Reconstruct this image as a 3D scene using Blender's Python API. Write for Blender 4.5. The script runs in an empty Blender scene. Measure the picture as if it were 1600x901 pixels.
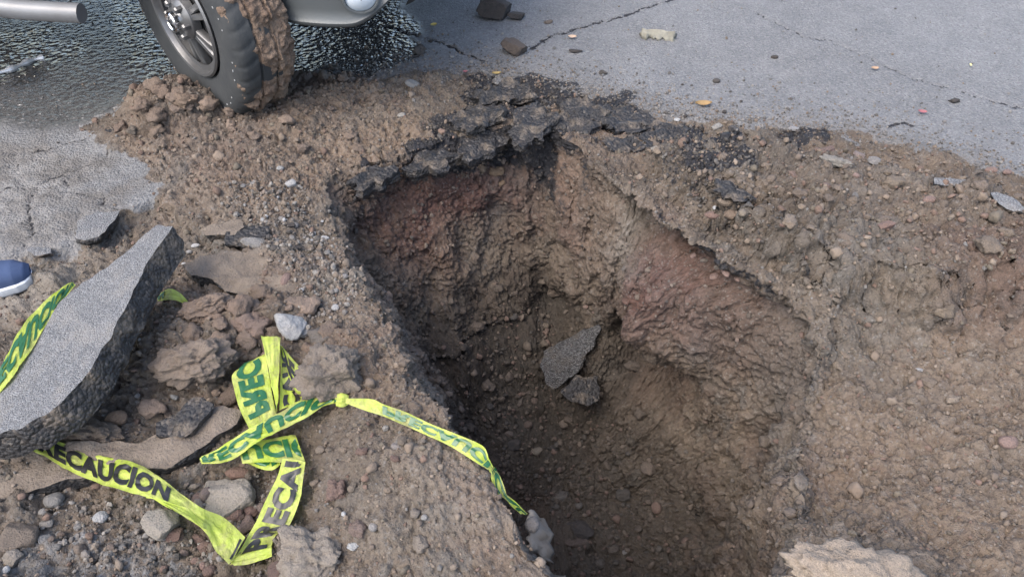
import bpy, bmesh, math, random
import numpy as np
from mathutils import Vector, Matrix
R_ = math.radians
sc = bpy.context.scene
COL = sc.collection
# ------------------------------------------------------------------ camera, sky, sun, exposure
CAM_H, CAM_P, CAM_F = 1.5, 43.0, 1200.0
cam_d = bpy.data.cameras.new('camera'); cam = bpy.data.objects.new('camera', cam_d); COL.objects.link(cam)
cam.location = (0, 0, CAM_H); cam.rotation_euler = (R_(90 - CAM_P), 0, 0)
cam_d.sensor_width = 36; cam_d.lens = CAM_F / 1600 * 36; cam_d.clip_start = .02; cam_d.clip_end = 3000
sc.camera = cam
SUN_EL, SUN_AZ = 55.0, 221.0          # soft high sun from behind the viewer's left; azimuth measured from +Y towards +X
w = bpy.data.worlds.new('World'); sc.world = w; w.use_nodes = True
wn = w.node_tree; bg = wn.nodes['Background']
sky = wn.nodes.new('ShaderNodeTexSky'); sky.sky_type = 'NISHITA'; sky.sun_disc = False
sky.sun_elevation = R_(SUN_EL); sky.sun_rotation = R_(SUN_AZ); sky.air_density = 1.0; sky.dust_density = 3.5; sky.ozone_density = 0.6
wn.links.new(sky.outputs[0], bg.inputs[0]); bg.inputs[1].default_value = 0.15
sd = bpy.data.lights.new('sun', 'SUN'); so = bpy.data.objects.new('sun', sd); COL.objects.link(so)
sd.energy = 0.5; sd.angle = R_(38); sd.color = (1, .97, .93)
_d = Vector((math.sin(R_(SUN_AZ)) * math.cos(R_(SUN_EL)), math.cos(R_(SUN_AZ)) * math.cos(R_(SUN_EL)), math.sin(R_(SUN_EL))))
so.rotation_euler = _d.to_track_quat('Z', 'Y').to_euler(); so.location = (0, 0, 12)
vs = sc.view_settings; vs.view_transform = 'Standard'; vs.look = 'None'; vs.exposure = 1.62; vs.gamma = 1; vs.use_curve_mapping = False

# ------------------------------------------------------------------ small helpers
def at(px, py, z=0.0):
    """point of the place that lies at height z on the line of sight through photo pixel (px, py)"""
    u, v = (px - 800) / CAM_F, (450.5 - py) / CAM_F
    p = R_(CAM_P)
    d = np.array([u, math.cos(p) + v * math.sin(p), -math.sin(p) + v * math.cos(p)])
    t = (z - CAM_H) / d[2]
    return np.array([0, 0, CAM_H]) + t * d
def at2(pts, z=0.0): return np.array([at(x, y, z)[:2] for x, y in pts])
def sstep(a, b, x):
    t = np.clip((x - a) / (b - a), 0, 1); return t * t * (3 - 2 * t)
_rs = np.random.RandomState(7)
_perm = _rs.permutation(4096).astype(np.int32)
_grad = _rs.normal(size=(4096, 3)).astype(np.float32); _grad /= np.linalg.norm(_grad, axis=1)[:, None]
_rnd = _rs.rand(4096, 4).astype(np.float32)
def _h(i, j, k, s): return _perm[(_perm[(_perm[(i + s * 131) & 4095] + j) & 4095] + k) & 4095]
def perlin(P, scale, seed=0):
    P = np.asarray(P, np.float32) * np.float32(scale)
    I = np.floor(P).astype(np.int32); F = P - I
    U = F * F * F * (F * (F * 6 - 15) + 10)
    out = 0
    for a in (0, 1):
        for b in (0, 1):
            for c in (0, 1):
                g = _grad[_h(I[:, 0] + a, I[:, 1] + b, I[:, 2] + c, seed)]
                d = g[:, 0] * (F[:, 0] - a) + g[:, 1] * (F[:, 1] - b) + g[:, 2] * (F[:, 2] - c)
                wx = U[:, 0] if a else 1 - U[:, 0]; wy = U[:, 1] if b else 1 - U[:, 1]; wz = U[:, 2] if c else 1 - U[:, 2]
                out = out + d * wx * wy * wz
    return out * 1.5
def fbm(P, scale, octs=4, seed=0, gain=.5):
    o = 0; a = 1.0
    for k in range(octs):
        o = o + a * perlin(P, scale * 2 ** k, seed + k); a *= gain
    return o
def clods(P, cell, seed=0, fill=.75):
    """rounded lumps of uneven size: height 0..1 and a random value per lump"""
    P = np.asarray(P, np.float32) / np.float32(cell)
    I = np.floor(P).astype(np.int32); F = P - I
    best = np.zeros(len(P), np.float32); idr = np.zeros(len(P), np.float32)
    for a in (-1, 0, 1):
        for b in (-1, 0, 1):
            for c in (-1, 0, 1):
                r = _rnd[_h(I[:, 0] + a, I[:, 1] + b, I[:, 2] + c, seed)]
                rad = .25 + .6 * r[:, 3] * fill
                d2 = (a + r[:, 0] - F[:, 0]) ** 2 + (b + r[:, 1] - F[:, 1]) ** 2 + (c + r[:, 2] - F[:, 2]) ** 2
                hgt = np.sqrt(np.clip(1 - d2 / (rad * rad), 0, 1)) * rad
                m = hgt > best
                best = np.where(m, hgt, best); idr = np.where(m, r[:, 1], idr)
    return best, idr
def mesh_np(name, V, F, mat=None, smooth=True):
    """F: (n,3) or (n,4) int array"""
    me = bpy.data.meshes.new(name); V = np.asarray(V, np.float32); F = np.asarray(F, np.int32)
    me.vertices.add(len(V)); me.vertices.foreach_set('co', V.ravel())
    k = F.shape[1]; me.loops.add(F.size); me.loops.foreach_set('vertex_index', F.ravel())
    me.polygons.add(len(F)); me.polygons.foreach_set('loop_start', np.arange(0, F.size, k, dtype=np.int32))
    me.polygons.foreach_set('use_smooth', np.full(len(F), smooth))
    me.update(calc_edges=True)
    for m in (mat if isinstance(mat, (list, tuple)) else [mat]):
        if m: me.materials.append(m)
    return me
def fattr(me, name, a):
    me.attributes.new(name, 'FLOAT', 'POINT').data.foreach_set('value', np.asarray(a, np.float32))
def link(name, me, parent=None, loc=None):
    o = bpy.data.objects.new(name, me); COL.objects.link(o)
    if parent: o.parent = parent
    if loc is not None: o.location = loc
    return o
def tag(o, label=None, cat=None, group=None, kind=None):
    for k, v in (('label', label), ('category', cat), ('group', group), ('kind', kind)):
        if v: o[k] = v
    return o

# ------------------------------------------------------------------ material helpers
class NT:
    def __init__(s, name, rough=.9):
        s.m = bpy.data.materials.new(name); s.m.use_nodes = True; s.t = s.m.node_tree
        s.b = s.t.nodes['Principled BSDF']; s.b.inputs['Roughness'].default_value = rough
    def n(s, typ, **kw):
        nd = s.t.nodes.new(typ)
        for k, v in kw.items():
            if k.startswith('_'): setattr(nd, k[1:], v)
            else: s.put(nd.inputs[int(k[1:]) if k[0] == 'i' and k[1:].isdigit() else k.replace('__', ' ')], v)
        return nd
    def put(s, sock, v):
        if isinstance(v, bpy.types.NodeSocket): s.t.links.new(v, sock)
        elif isinstance(v, (tuple, list)) and len(v) == 3 and sock.type == 'RGBA': sock.default_value = (*v, 1)
        else: sock.default_value = v
    def noise(s, vec, scale, detail=3, rough=.55, dist=0):
        return s.n('ShaderNodeTexNoise', Vector=vec, Scale=scale, Detail=detail, Roughness=rough, Distortion=dist).outputs['Fac']
    def voro(s, vec, scale, out='Distance', **kw):
        return s.n('ShaderNodeTexVoronoi', Vector=vec, Scale=scale, **kw).outputs[out]
    def math(s, op, a, b=0.0, c=0.0, clamp=False):
        nd = s.n('ShaderNodeMath', _operation=op, i0=a, i1=b, i2=c); nd.use_clamp = clamp; return nd.outputs[0]
    def mr(s, v, a, b, c=0.0, d=1.0):
        nd = s.n('ShaderNodeMapRange', Value=v); nd.inputs[1].default_value = a; nd.inputs[2].default_value = b
        s.put(nd.inputs[3], c); s.put(nd.inputs[4], d); nd.clamp = True; return nd.outputs[0]
    def mix(s, f, a, b, blend='MIX'):
        nd = s.t.nodes.new('ShaderNodeMix'); nd.data_type = 'RGBA'; nd.blend_type = blend
        s.put(nd.inputs[0], f); s.put(nd.inputs[6], a); s.put(nd.inputs[7], b); return nd.outputs[2]
    def attr(s, name): return s.n('ShaderNodeAttribute', _attribute_name=name).outputs['Fac']
    def pos(s): return s.n('ShaderNodeNewGeometry').outputs['Position']
    def obj(s): return s.n('ShaderNodeTexCoord').outputs['Object']
    def bump(s, h, strength=.5, dist=.01, prev=None):
        nd = s.n('ShaderNodeBump', Height=h); nd.inputs['Strength'].default_value = strength; nd.inputs['Distance'].default_value = dist
        if prev is not None: s.t.links.new(prev, nd.inputs['Normal'])
        return nd.outputs[0]
    def out(s, col=None, rough=None, nrm=None, **kw):
        if col is not None: s.put(s.b.inputs['Base Color'], col)
        if rough is not None: s.put(s.b.inputs['Roughness'], rough)
        if nrm is not None: s.put(s.b.inputs['Normal'], nrm)
        for k, v in kw.items(): s.put(s.b.inputs[k.replace('__', ' ')], v)
        return s.m

def ground_material():
    g = NT('ground_mix'); P = g.pos()
    A = {k: g.attr(k) for k in ('asph', 'bit', 'clay', 'red', 'pale', 'wet', 'moist_shade', 'idr', 'dust')}
    n1 = g.noise(P, 5, 5, .6); n2 = g.noise(P, 45, 4, .65); n3 = g.noise(P, 260, 3, .6)
    soil = g.mix(g.mr(n1, .35, .65), (.125, .098, .077), (.225, .172, .13))
    soil = g.mix(g.mr(n2, .35, .7, 0, .7), soil, (.27, .215, .165))
    soil = g.mix(g.mr(A['idr'], .55, 1, 0, .45), soil, (.17, .165, .155))
    soil = g.mix(g.math('MULTIPLY', A['red'], g.mr(n2, .25, .55, .7, 1)), soil, g.mix(g.mr(n2, .35, .65), (.105, .05, .042), (.2, .115, .09)))
    soil = g.mix(g.math('MULTIPLY', A['clay'], g.mr(n1, .2, .5, .55, 1)), soil, g.mix(g.mr(n2, .3, .7), (.19, .132, .096), (.33, .25, .185)))
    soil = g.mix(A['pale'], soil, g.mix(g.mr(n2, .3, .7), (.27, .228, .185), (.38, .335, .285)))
    soil = g.mix(g.mr(g.noise(P, 1.5, 5, .65, .5), .5, .68, 0, .6), soil, (.20, .185, .168))
    soil = g.mix(g.mr(g.noise(g.n('ShaderNodeVectorMath', _operation='ADD', i0=P, i1=(7.3, 2.1, 4.4)).outputs[0], 1.9, 5, .65, .5), .52, .68, 0, .6), soil, (.235, .155, .115))
    soil = g.mix(g.mr(g.noise(P, 2.6, 4, .6), .48, .66, 0, .55), soil, (.115, .088, .068))
    # little grains of light and dark stone in the soil
    vc = g.n('ShaderNodeTexVoronoi', Vector=P, Scale=190.0); gr = g.n('ShaderNodeSeparateColor', Color=vc.outputs['Color'])
    soil = g.mix(g.mr(gr.outputs[0], .9, .95, 0, .3), soil, (.38, .36, .33))
    soil = g.mix(g.mr(gr.outputs[1], .86, .92, 0, .4), soil, (.07, .06, .052))
    soil = g.mix(g.math('MULTIPLY', A['moist_shade'], .85), soil, (.052, .044, .037))  # damp earth tone; inside the hole it also carries painted shade
    soil = g.mix(1.0, soil, (.62, .645, .66), 'MULTIPLY')
    # dusty road surface
    asp = g.mix(g.mr(n1, .3, .7), (.155, .16, .165), (.205, .208, .21))
    asp = g.mix(g.mr(g.noise(P, 1.1, 5, .62, .4), .4, .68, 0, .45), asp, (.125, .126, .128))
    asp = g.mix(g.mr(g.noise(P, 2.7, 5, .7, .8), .56, .7, 0, .4), asp, (.25, .245, .235))
    va = g.n('ShaderNodeTexVoronoi', Vector=P, Scale=135.0); ga = g.n('ShaderNodeSeparateColor', Color=va.outputs['Color'])
    asp = g.mix(g.mr(ga.outputs[0], .55, 1, 0, .4), asp, (.32, .32, .31))
    asp = g.mix(g.mr(ga.outputs[1], .6, 1, 0, .48), asp, (.09, .09, .09))
    asp = g.mix(g.math('MULTIPLY', A['pale'], g.mr(n2, .3, .6)), asp, (.26, .25, .235))
    asp = g.mix(g.math('MULTIPLY', A['dust'], g.mr(g.noise(P, 7, 6, .7), .36, .58)), asp, g.mix(n2, (.085, .081, .076), (.19, .18, .168)))
    fa = g.math('ADD', A['asph'], g.math('MULTIPLY', g.math('SUBTRACT', n2, .5), .9))
    col = g.mix(g.mr(fa, .4, .6), soil, asp)
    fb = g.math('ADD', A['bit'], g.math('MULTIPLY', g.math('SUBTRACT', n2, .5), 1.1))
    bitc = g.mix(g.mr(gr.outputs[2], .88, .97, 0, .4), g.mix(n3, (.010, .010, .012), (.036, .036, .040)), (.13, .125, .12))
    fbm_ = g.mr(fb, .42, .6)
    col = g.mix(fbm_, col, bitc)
    col = g.mix(g.math('MULTIPLY', A['wet'], .82), col, (.022, .02, .018))
    rough = g.mix(A['wet'], g.mix(fbm_, (.93,) * 3, (.55,) * 3), (.055,) * 3)
    va2 = g.voro(P, 120.0); va3 = g.n('ShaderNodeTexVoronoi', Vector=P, Scale=52.0, _feature='SMOOTH_F1').outputs['Distance']
    h = g.math('ADD', g.math('MULTIPLY', n3, .6), g.math('MULTIPLY', g.noise(P, 110, 3), 1.0))
    h = g.math('ADD', h, g.math('MULTIPLY', va2, g.math('MULTIPLY', A['asph'], -.8)))
    b1 = g.bump(h, .9, .008)
    hw = g.math('MULTIPLY', g.math('ADD', g.noise(P, 40, 2), g.math('MULTIPLY', va3, -1.0)), A['wet'])
    b2 = g.bump(hw, 1.0, .012, g.bump(h, .15, .002))
    b2 = g.mix(A['wet'], b1, b2)
    return g.out(col, rough, b2, Specular__IOR__Level=g.mr(A['wet'], 0, 1, .3, .6), IOR=g.mr(A['wet'], 0.3, 1, 1.5, 2.5))
M_GROUND = ground_material()

# ------------------------------------------------------------------ the ground: one sheet round and down the hole
C0 = np.array([.15, 1.60])
# photo px, photo py, height, how far the wall runs in at its foot, depth of the foot, lip radius
RIM = [(500, 278, -.03, .42, .72, .07), (600, 252, -.03, .38, .74, .05), (700, 222, -.02, .33, .76, .04), (790, 194, 0, .32, .78, .03), (862, 190, .0, .32, .78, .02),
       (900, 235, .03, .20, .88, .0), (950, 285, .05, .15, .90, .0), (1040, 345, .07, .12, .93, .0), (1130, 402, .08, .12, .95, .0), (1210, 452, .08, .12, .98, .0),
       (1285, 515, .03, .2, .92, .04), (1275, 600, -.03, .17, .92, .04), (1255, 700, -.05, .12, .92, .04), (1258, 790, -.05, .08, .92, .03), (1215, 870, -.02, .0, .92, .03),
       None, (890, 896, .05, -.06, 1.0, .06), (800, 785, .06, -.03, 1.0, .06), (700, 662, .06, .02, .97, .06), (632, 560, .05, .08, .93, .06), (590, 475, .03, .18, .88, .06),
       (545, 390, 0, .34, .78, .06), (512, 325, -.02, .42, .72, .07)]
rp = []
for k in RIM:
    if k is None: rp.append((.34, .57, 0, -.05, 1.0, .05))
    else:
        q = at(k[0], k[1], k[2]); rp.append((q[0], q[1], k[2], k[3], k[4], k[5]))
rp = np.array(rp)
ang = np.arctan2(rp[:, 1] - C0[1], rp[:, 0] - C0[0]); rad = np.hypot(rp[:, 0] - C0[0], rp[:, 1] - C0[1])
od = np.argsort(ang); ang, rad, rpo = ang[od], rad[od], rp[od]
def per(th, vals): return np.interp(th, np.r_[ang[-1] - 2 * np.pi, ang, ang[0] + 2 * np.pi], np.r_[vals[-1], vals, vals[0]])
NTH = 1320
tt = np.linspace(-np.pi, np.pi, 4001)
dens = 1 - .6 * np.exp(-((tt + 1.45) / .45) ** 2)
cum = np.r_[0, np.cumsum((dens[1:] + dens[:-1]) / 2)]; cum /= cum[-1]
TH = np.interp(np.arange(NTH) / NTH, cum, tt)
def smooth_per(v, n=9):
    k = np.ones(n) / n; return np.convolve(np.r_[v[-n:], v, v[:n]], k, 'same')[n:-n]
Rr = smooth_per(per(TH, rad), 41); Zr = smooth_per(per(TH, rpo[:, 2]), 41); INS = smooth_per(per(TH, rpo[:, 3]), 61); DEP = smooth_per(per(TH, rpo[:, 4]), 61); LIP = smooth_per(per(TH, rpo[:, 5]), 61)
cs, sn = np.cos(TH), np.sin(TH)
edge3 = np.stack([Rr * cs, Rr * sn, 0 * cs], 1)
Rr = Rr + .022 * fbm(edge3, 9, 4, 3) + .03 * perlin(edge3, 3, 5)
NW, NF = 184, 116                              # rings down the wall, rings over the floor
rings = []                                    # each: radius, z, wall coordinate (0 rim, 1 foot, 2 centre), outward distance
for k in range(NF):                           # from the centre outwards
    f = (k + .35) / NF
    rings.append(((Rr - INS) * f, -DEP * f ** 3 - 1.06 * (1 - f ** 3), np.full(NTH, 2 - f), np.zeros(NTH)))
for k in range(NW):
    t = 1 - k / NW                            # 1 foot .. 0 rim
    wz = -DEP * (t - .04 * np.sin(np.pi * t))
    inn = INS * (.35 * t + .65 * t ** 1.6) + LIP * .6 * (1 - np.exp(-t * 14))
    # foot flares into the floor
    inn = inn * (1 - .0) + .05 * sstep(.88, 1, np.full(NTH, t)) - .05 * sstep(.88, 1, np.full(NTH, t))
    rings.append((Rr - inn, Zr * (1 - t) + wz - LIP * .25 * np.exp(-t * 20), np.full(NTH, t), np.zeros(NTH)))
NOUT = 352
e = 0.0; st = .0036; E_ = []
while e < 2.9: E_.append(e); e += st; st *= 1.0042
while e < 900: E_.append(e); e += st; st *= 1.16
for e in E_:
    f = 1.0
    rings.append((Rr * (1 if e < 1.2 else 1) + e, np.full(NTH, np.nan), np.full(NTH, -1.0), np.full(NTH, e)))
NR = len(rings)
RA = np.array([r[0] for r in rings]); ZA = np.array([r[1] for r in rings]); WA = np.array([r[2] for r in rings]); EA = np.array([r[3] for r in rings])
X = (C0[0] + RA * cs).ravel(); Y = (C0[1] + RA * sn).ravel(); WA = WA.ravel(); EA = EA.ravel(); Z = ZA.ravel()
THG = np.broadcast_to(TH, RA.shape).ravel(); ZR = np.broadcast_to(Zr, RA.shape).ravel()
OUT = WA < 0
near = OUT & (EA < 3.2)
P0 = np.stack([X, Y, np.where(OUT, 0, Z)], 1).astype(np.float32)
def sdist(poly, pts):
    """signed distance to a polygon, positive inside"""
    d = np.full(len(pts), 1e9, np.float32); ins = np.zeros(len(pts), bool); n = len(poly)
    px, py = pts[:, 0], pts[:, 1]
    for i in range(n):
        a, b = poly[i], poly[(i + 1) % n]; ex, ey = b - a
        t = np.clip(((px - a[0]) * ex + (py - a[1]) * ey) / (ex * ex + ey * ey + 1e-12), 0, 1)
        d = np.minimum(d, (px - a[0] - t * ex) ** 2 + (py - a[1] - t * ey) ** 2)
        c = ((a[1] > py) != (b[1] > py)) & (px < (b[0] - a[0]) * (py - a[1]) / (b[1] - a[1] + 1e-12) + a[0])
        ins ^= c
    d = np.sqrt(d); return np.where(ins, d, -d)
def ldist(line, pts):
    d = np.full(len(pts), 1e9, np.float32)
    for a, b in zip(line[:-1], line[1:]):
        ex, ey = b - a
        t = np.clip(((pts[:, 0] - a[0]) * ex + (pts[:, 1] - a[1]) * ey) / (ex * ex + ey * ey + 1e-12), 0, 1)
        d = np.minimum(d, (pts[:, 0] - a[0] - t * ex) ** 2 + (pts[:, 1] - a[1] - t * ey) ** 2)
    return np.sqrt(d)
iN = np.where(near)[0]; PN = P0[iN]
wob = np.zeros(len(P0), np.float32); wob[iN] = fbm(PN, 6, 5, 11)
def area(pxs, soft=.04, jag=.05, z=0.0):
    """0..1 mask of a patch of ground whose outline is given by what one sees of it"""
    m = np.zeros(len(P0), np.float32)
    m[iN] = sstep(-soft, soft, sdist(at2(pxs, z), PN[:, :2]) + jag * wob[iN]); return m
def blob(px, py, r, ry=None):
    c = at(px, py)[:2]; ry = ry or r; m = np.zeros(len(P0), np.float32)
    m[iN] = np.exp(-((PN[:, 0] - c[0]) / r) ** 2 - ((PN[:, 1] - c[1]) / ry) ** 2); return m
# where the soil lies (the rest is road)
SOIL = area([(120, 205), (215, 165), (330, 118), (470, 112), (600, 118), (700, 112), (760, 118), (850, 142), (960, 160), (1085, 190), (1200, 198), (1330, 210), (1460, 238), (1620, 292), (2300, 560),
             (2300, 2600), (-900, 2600), (-500, 700), (-80, 400), (30, 396), (120, 376), (185, 332), (238, 308), (228, 262), (170, 232)], .035, .085)
GREYL = area([(40, 800), (140, 790), (250, 810), (300, 860), (330, 960), (60, 960), (-100, 930)], .03, .05)
asph = np.where(OUT, 1 - SOIL, 0); asph = np.where(near, asph, np.where(OUT, 1.0, 0.0)).astype(np.float32)
asph = np.maximum(asph, GREYL * .50)
WET = np.maximum.reduce([.82 * area([(-300, -140), (640, -60), (655, 60), (610, 118), (540, 128), (420, 130), (330, 128), (230, 165), (140, 205), (0, 205), (-300, 230)], .10, .06),
                         area([(-300, 30), (90, 40), (150, 60), (125, 110), (50, 140), (-300, 160)], .08, .08), area([(150, -30), (240, -40), (310, 110), (270, 150), (205, 135), (170, 70)], .06, .06),
                         area([(400, 20), (640, 20), (660, 80), (600, 128), (420, 140)], .06, .06)])
DUST = np.maximum.reduce([.9 * area([(40, 800), (140, 790), (250, 810), (300, 860), (330, 960), (60, 960), (-100, 930)], .03, .05), 1.0 * area([(-300, 235), (60, 215), (170, 225), (250, 290), (190, 345), (100, 390), (-300, 420)], .08, .08)])
BIT = np.maximum.reduce([area([(680, 190), (735, 118), (850, 122), (980, 154), (1085, 196), (1075, 240), (980, 226), (905, 205), (862, 214), (790, 240), (700, 262), (600, 285), (545, 275), (630, 232)], .03, .10),
                         area([(1050, 262), (1115, 250), (1165, 296), (1150, 330), (1080, 318)], .02, .05), area([(1220, 200), (1290, 196), (1310, 222), (1240, 232)], .02, .05) * .75, .47 * area([(870, 225), (960, 262), (1060, 335), (1150, 400), (1200, 440), (1180, 380), (1110, 300), (1060, 250), (960, 205)], .04, .05),
                         area([(540, 265), (600, 240), (640, 262), (590, 300)], .02, .06)])
BIT *= sstep(-.42, .05, np.where(near, wob * 1.2 + .35 * fbm(P0, 22, 3, 13), 0))
CLAY = np.maximum.reduce([area([(175, 215), (240, 140), (330, 112), (470, 108), (580, 118), (640, 180), (700, 215), (640, 262), (520, 260), (480, 330), (420, 370), (330, 350), (250, 330), (225, 268)], .05, .06),
                          area([(290, 390), (410, 375), (470, 420), (460, 470), (380, 540), (240, 520), (235, 460)], .04, .06) * .75,
                          area([(1170, 225), (1400, 235), (1600, 300), (1640, 420), (1400, 440), (1180, 330)], .08, .08) * .55,
                          area([(1290, 560), (1640, 540), (1900, 900), (1500, 940), (1290, 830)], .08, .08) * .6,
                          area([(520, 510), (620, 540), (700, 660), (860, 850), (820, 930), (640, 800), (540, 640)], .05, .06) * .85])
CLAY = np.maximum(CLAY, area([(1210, 850), (1420, 835), (1520, 930), (1200, 930)], .03, .05) * .8)
RED = np.maximum(area([(240, 180), (330, 130), (330, 210), (250, 240)], .05, .05) * .35, area([(1380, 430), (1640, 430), (1640, 560), (1480, 520)], .06, .08) * .5)
PALE = np.maximum.reduce([area([(0, 250), (60, 215), (150, 250), (90, 330), (150, 390), (60, 480), (-200, 480), (-200, 260)], .06, .09) * .75, area([(120, 330), (190, 326), (180, 372), (110, 372)], .02, .03) * .6,
                          area([(540, 720), (640, 700), (860, 850), (760, 900), (560, 870), (470, 820)], .06, .09) * .22, area([(1290, 600), (1340, 600), (1340, 780), (1290, 800)], .06, .09) * .12,
                          area([(1230, 860), (1420, 845), (1500, 930), (1200, 930)], .03, .05) * .3, area([(1222, 560), (1278, 560), (1272, 780), (1232, 780)], .03, .05) * .4,
                          area([(330, 330), (400, 330), (560, 400), (600, 520), (520, 560), (470, 480)], .06, .08) * .35])
# dust and grit dragged from the dig over the road
grit = np.zeros(len(P0), np.float32); grit[iN] = np.exp(-np.clip(-sdist(at2([(600, 118), (760, 112), (960, 155), (1085, 185), (1330, 205), (1620, 285), (1620, 600), (900, 600), (600, 300)]), PN[:, :2]), 0, 9) / .16)
# heights
z = np.zeros(len(P0), np.float32)
z += ZR * np.exp(-(EA / .16) ** 2) * OUT
heap = np.zeros(len(P0), np.float32)
heap[iN] = sstep(0, 1, 1 / np.where(PN[:, 1] > 1.8, .20, .07) * (sdist(at2([(960, 235), (1080, 232), (1250, 250), (1450, 294), (1620, 356), (1900, 470), (1800, 560), (1395, 512), (1285, 512), (1130, 400), (1030, 335)]), PN[:, :2]) + .06 * wob[iN]))
z += .15 * heap
drop = np.zeros(len(P0), np.float32)
drop[iN] = sstep(0, .06, sdist(at2([(1285, 514), (1395, 512), (1800, 560), (2000, 900), (1400, 1100), (1255, 800), (1250, 600)]), PN[:, :2])) * np.exp(-EA[iN] / .45)
z -= .10 * drop
z += .15 * blob(1360, 900, .17, .11) + .07 * blob(1600, 500, .45, .30)
z += .13 * blob(262, 185, .16, .14) + .05 * blob(330, 190, .2, .12) + .05 * blob(480, 165, .16, .14) + .03 * blob(420, 230, .3, .2) + .03 * blob(340, 310, .15, .12)
z += .09 * blob(290, 540, .16, .12) + .05 * blob(370, 480, .14, .09) + .05 * blob(540, 560, .09, .09) + .05 * blob(420, 420, .12, .07)
z += .05 * blob(600, 720, .16, .14) - .03 * blob(400, 790, .12, .1) - .02 * blob(180, 800, .16, .08)
below = np.zeros(len(P0), np.float32)
below[iN] = sstep(-.01, .02, sdist(at2([(-300, 430), (0, 400), (30, 396), (120, 376), (150, 372), (185, 332), (238, 308), (420, 420), (420, 900), (-300, 900)]), PN[:, :2]) + .03 * wob[iN])
z -= .035 * below
z += .05 * blob(650, 790, .13, .16) + .035 * blob(560, 620, .10, .12) - .035 * blob(470, 740, .09, .12)
zr2 = z.reshape(NR, NTH)[NF + NW]
zin = Z.reshape(NR, NTH) + (zr2 - Zr)[None, :] * np.clip(1 - WA.reshape(NR, NTH), 0, 1)
Z = np.where(OUT, z, zin.ravel()); P0[:, 2] = Z
# big shapes of the hole's walls: buttresses, a niche at the back, an undercut on the right
iI = np.where(~OUT)[0]; PI_ = P0[iI]; wI = WA[iI]; thI = THG[iI]
stretch = PI_ * np.array([1, 1, .45], np.float32)
push = (.095 * fbm(stretch, 3.2, 3, 21) + .03 * (1 - 2 * np.abs(perlin(stretch, 7, 24)))) * sstep(0, .25, wI) * sstep(1.35, .9, wI)
def wallspot(px, py, zz, rw, rz, amt):
    q = at(px, py, zz); return amt * np.exp(-((PI_[:, 0] - q[0]) ** 2 + (PI_[:, 1] - q[1]) ** 2) / rw ** 2 - ((PI_[:, 2] - zz) / rz) ** 2)
push += wallspot(870, 500, -.72, .16, .14, .12) + wallspot(1065, 560, -.55, .13, .09, .13) - wallspot(720, 560, -.70, .07, .25, .07) - wallspot(1130, 500, -.35, .15, .12, .05) + wallspot(930, 350, -.42, .14, .2, .06)
rgt = np.exp(-(((np.degrees(thI) - 32) / 34) ** 4)); q9 = .06 * fbm(PI_, 4, 2, 29)
rgt2 = np.exp(-(((np.degrees(thI) - 25) / 44) ** 4))
push += rgt * (-.16 * np.exp(-((wI - .34 + q9) / .16) ** 2) + .13 * np.exp(-((wI - .70 + q9) / .13) ** 2)) + rgt2 * .115 * np.exp(-((wI - .10 + .4 * q9) / .055) ** 2)
cI, sI = np.cos(thI), np.sin(thI)
P0[iI, 0] += cI * push; P0[iI, 1] += sI * push
P0[iI, 2] += (.05 * fbm(PI_, 3, 3, 31)) * sstep(.95, 1.25, wI) + .05 * np.exp(-((wI - 1.05) / .12) ** 2)
# normals of the smooth sheet
G = P0.reshape(NR, NTH, 3)
du = np.roll(G, -1, 1) - np.roll(G, 1, 1); dv = np.gradient(G, axis=0)
NRM = np.cross(dv, du); NRM /= np.linalg.norm(NRM, axis=2)[..., None] + 1e-12
if NRM[-60, 10, 2] < 0: NRM = -NRM
NRM = NRM.reshape(-1, 3)
act = near | ~OUT; iA = np.where(act)[0]; PA = P0[iA].copy()
PA += .016 * np.stack([perlin(PA, 14, 41), perlin(PA, 14, 42), perlin(PA, 14, 43)], 1) + .009 * np.stack([perlin(PA, 38, 44), perlin(PA, 38, 45), perlin(PA, 38, 46)], 1) + .004 * np.stack([perlin(PA, 95, 47), perlin(PA, 95, 48), perlin(PA, 95, 49)], 1)
c1, id1 = clods(PA, .085, 51, .8); c2, id2 = clods(PA, .034, 52, .9); c3, id3 = clods(PA, .015, 53, 1.0)
f1 = fbm(PA, 11, 4, 61); f2 = fbm(PA, 60, 3, 62)
rough_a = np.where(OUT[iA], SOIL[iA], 1.0)
patch = sstep(-.1, .35, fbm(PA, 2.6, 3, 71)) * .6 + .4
lump = rough_a * (.45 + .75 * np.clip(heap + CLAY * .6 + blob(300, 520, .3, .2) + below * .6, 0, 1)[iA])
inn = ~OUT[iA]
lump = np.where(inn, .42 + .5 * (WA[iA] > 1), lump)
bank = np.where(inn, 0, .75 * (area([(500, 500), (620, 540), (900, 900), (860, 1000), (700, 900), (600, 740), (540, 640)], .05, .05) * .6)[iA])
lump *= (1 - bank)
wetv = WET[iA] * (1 - SOIL[iA])
f3 = perlin(PA, 170, 63) + .6 * perlin(PA, 330, 64)
crev = np.clip(1 - np.abs(fbm(PA, 11, 3, 83)) / .10, 0, 1); crev2 = np.clip(1 - np.abs(fbm(PA, 27, 2, 86)) / .14, 0, 1)
D = -rough_a * (np.where(inn, .6, lump) + .15) * (.011 * crev * 1.3 + .010 * crev2) + lump * patch * (.030 * c1 * (1 + .8 * f1) + .011 * c2 * (1 + .6 * f1) + .0045 * c3) + rough_a * (.020 * f1 + .018 * fbm(PA, 4.5, 2, 88) * np.where(inn, 0, 1) + (.0085 * f2 + (.0028 * np.where(inn, .25, np.clip(1.2 - EA[iA], 0, 1)) * f3))) + (1 - rough_a) * (.0012 * f2 + .004 * perlin(PA, 2.5, 77) + .0055 * (DUST + PALE)[iA] * fbm(PA, 20, 4, 79)) + .006 * grit[iA] * (1 - rough_a) * c3
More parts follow.
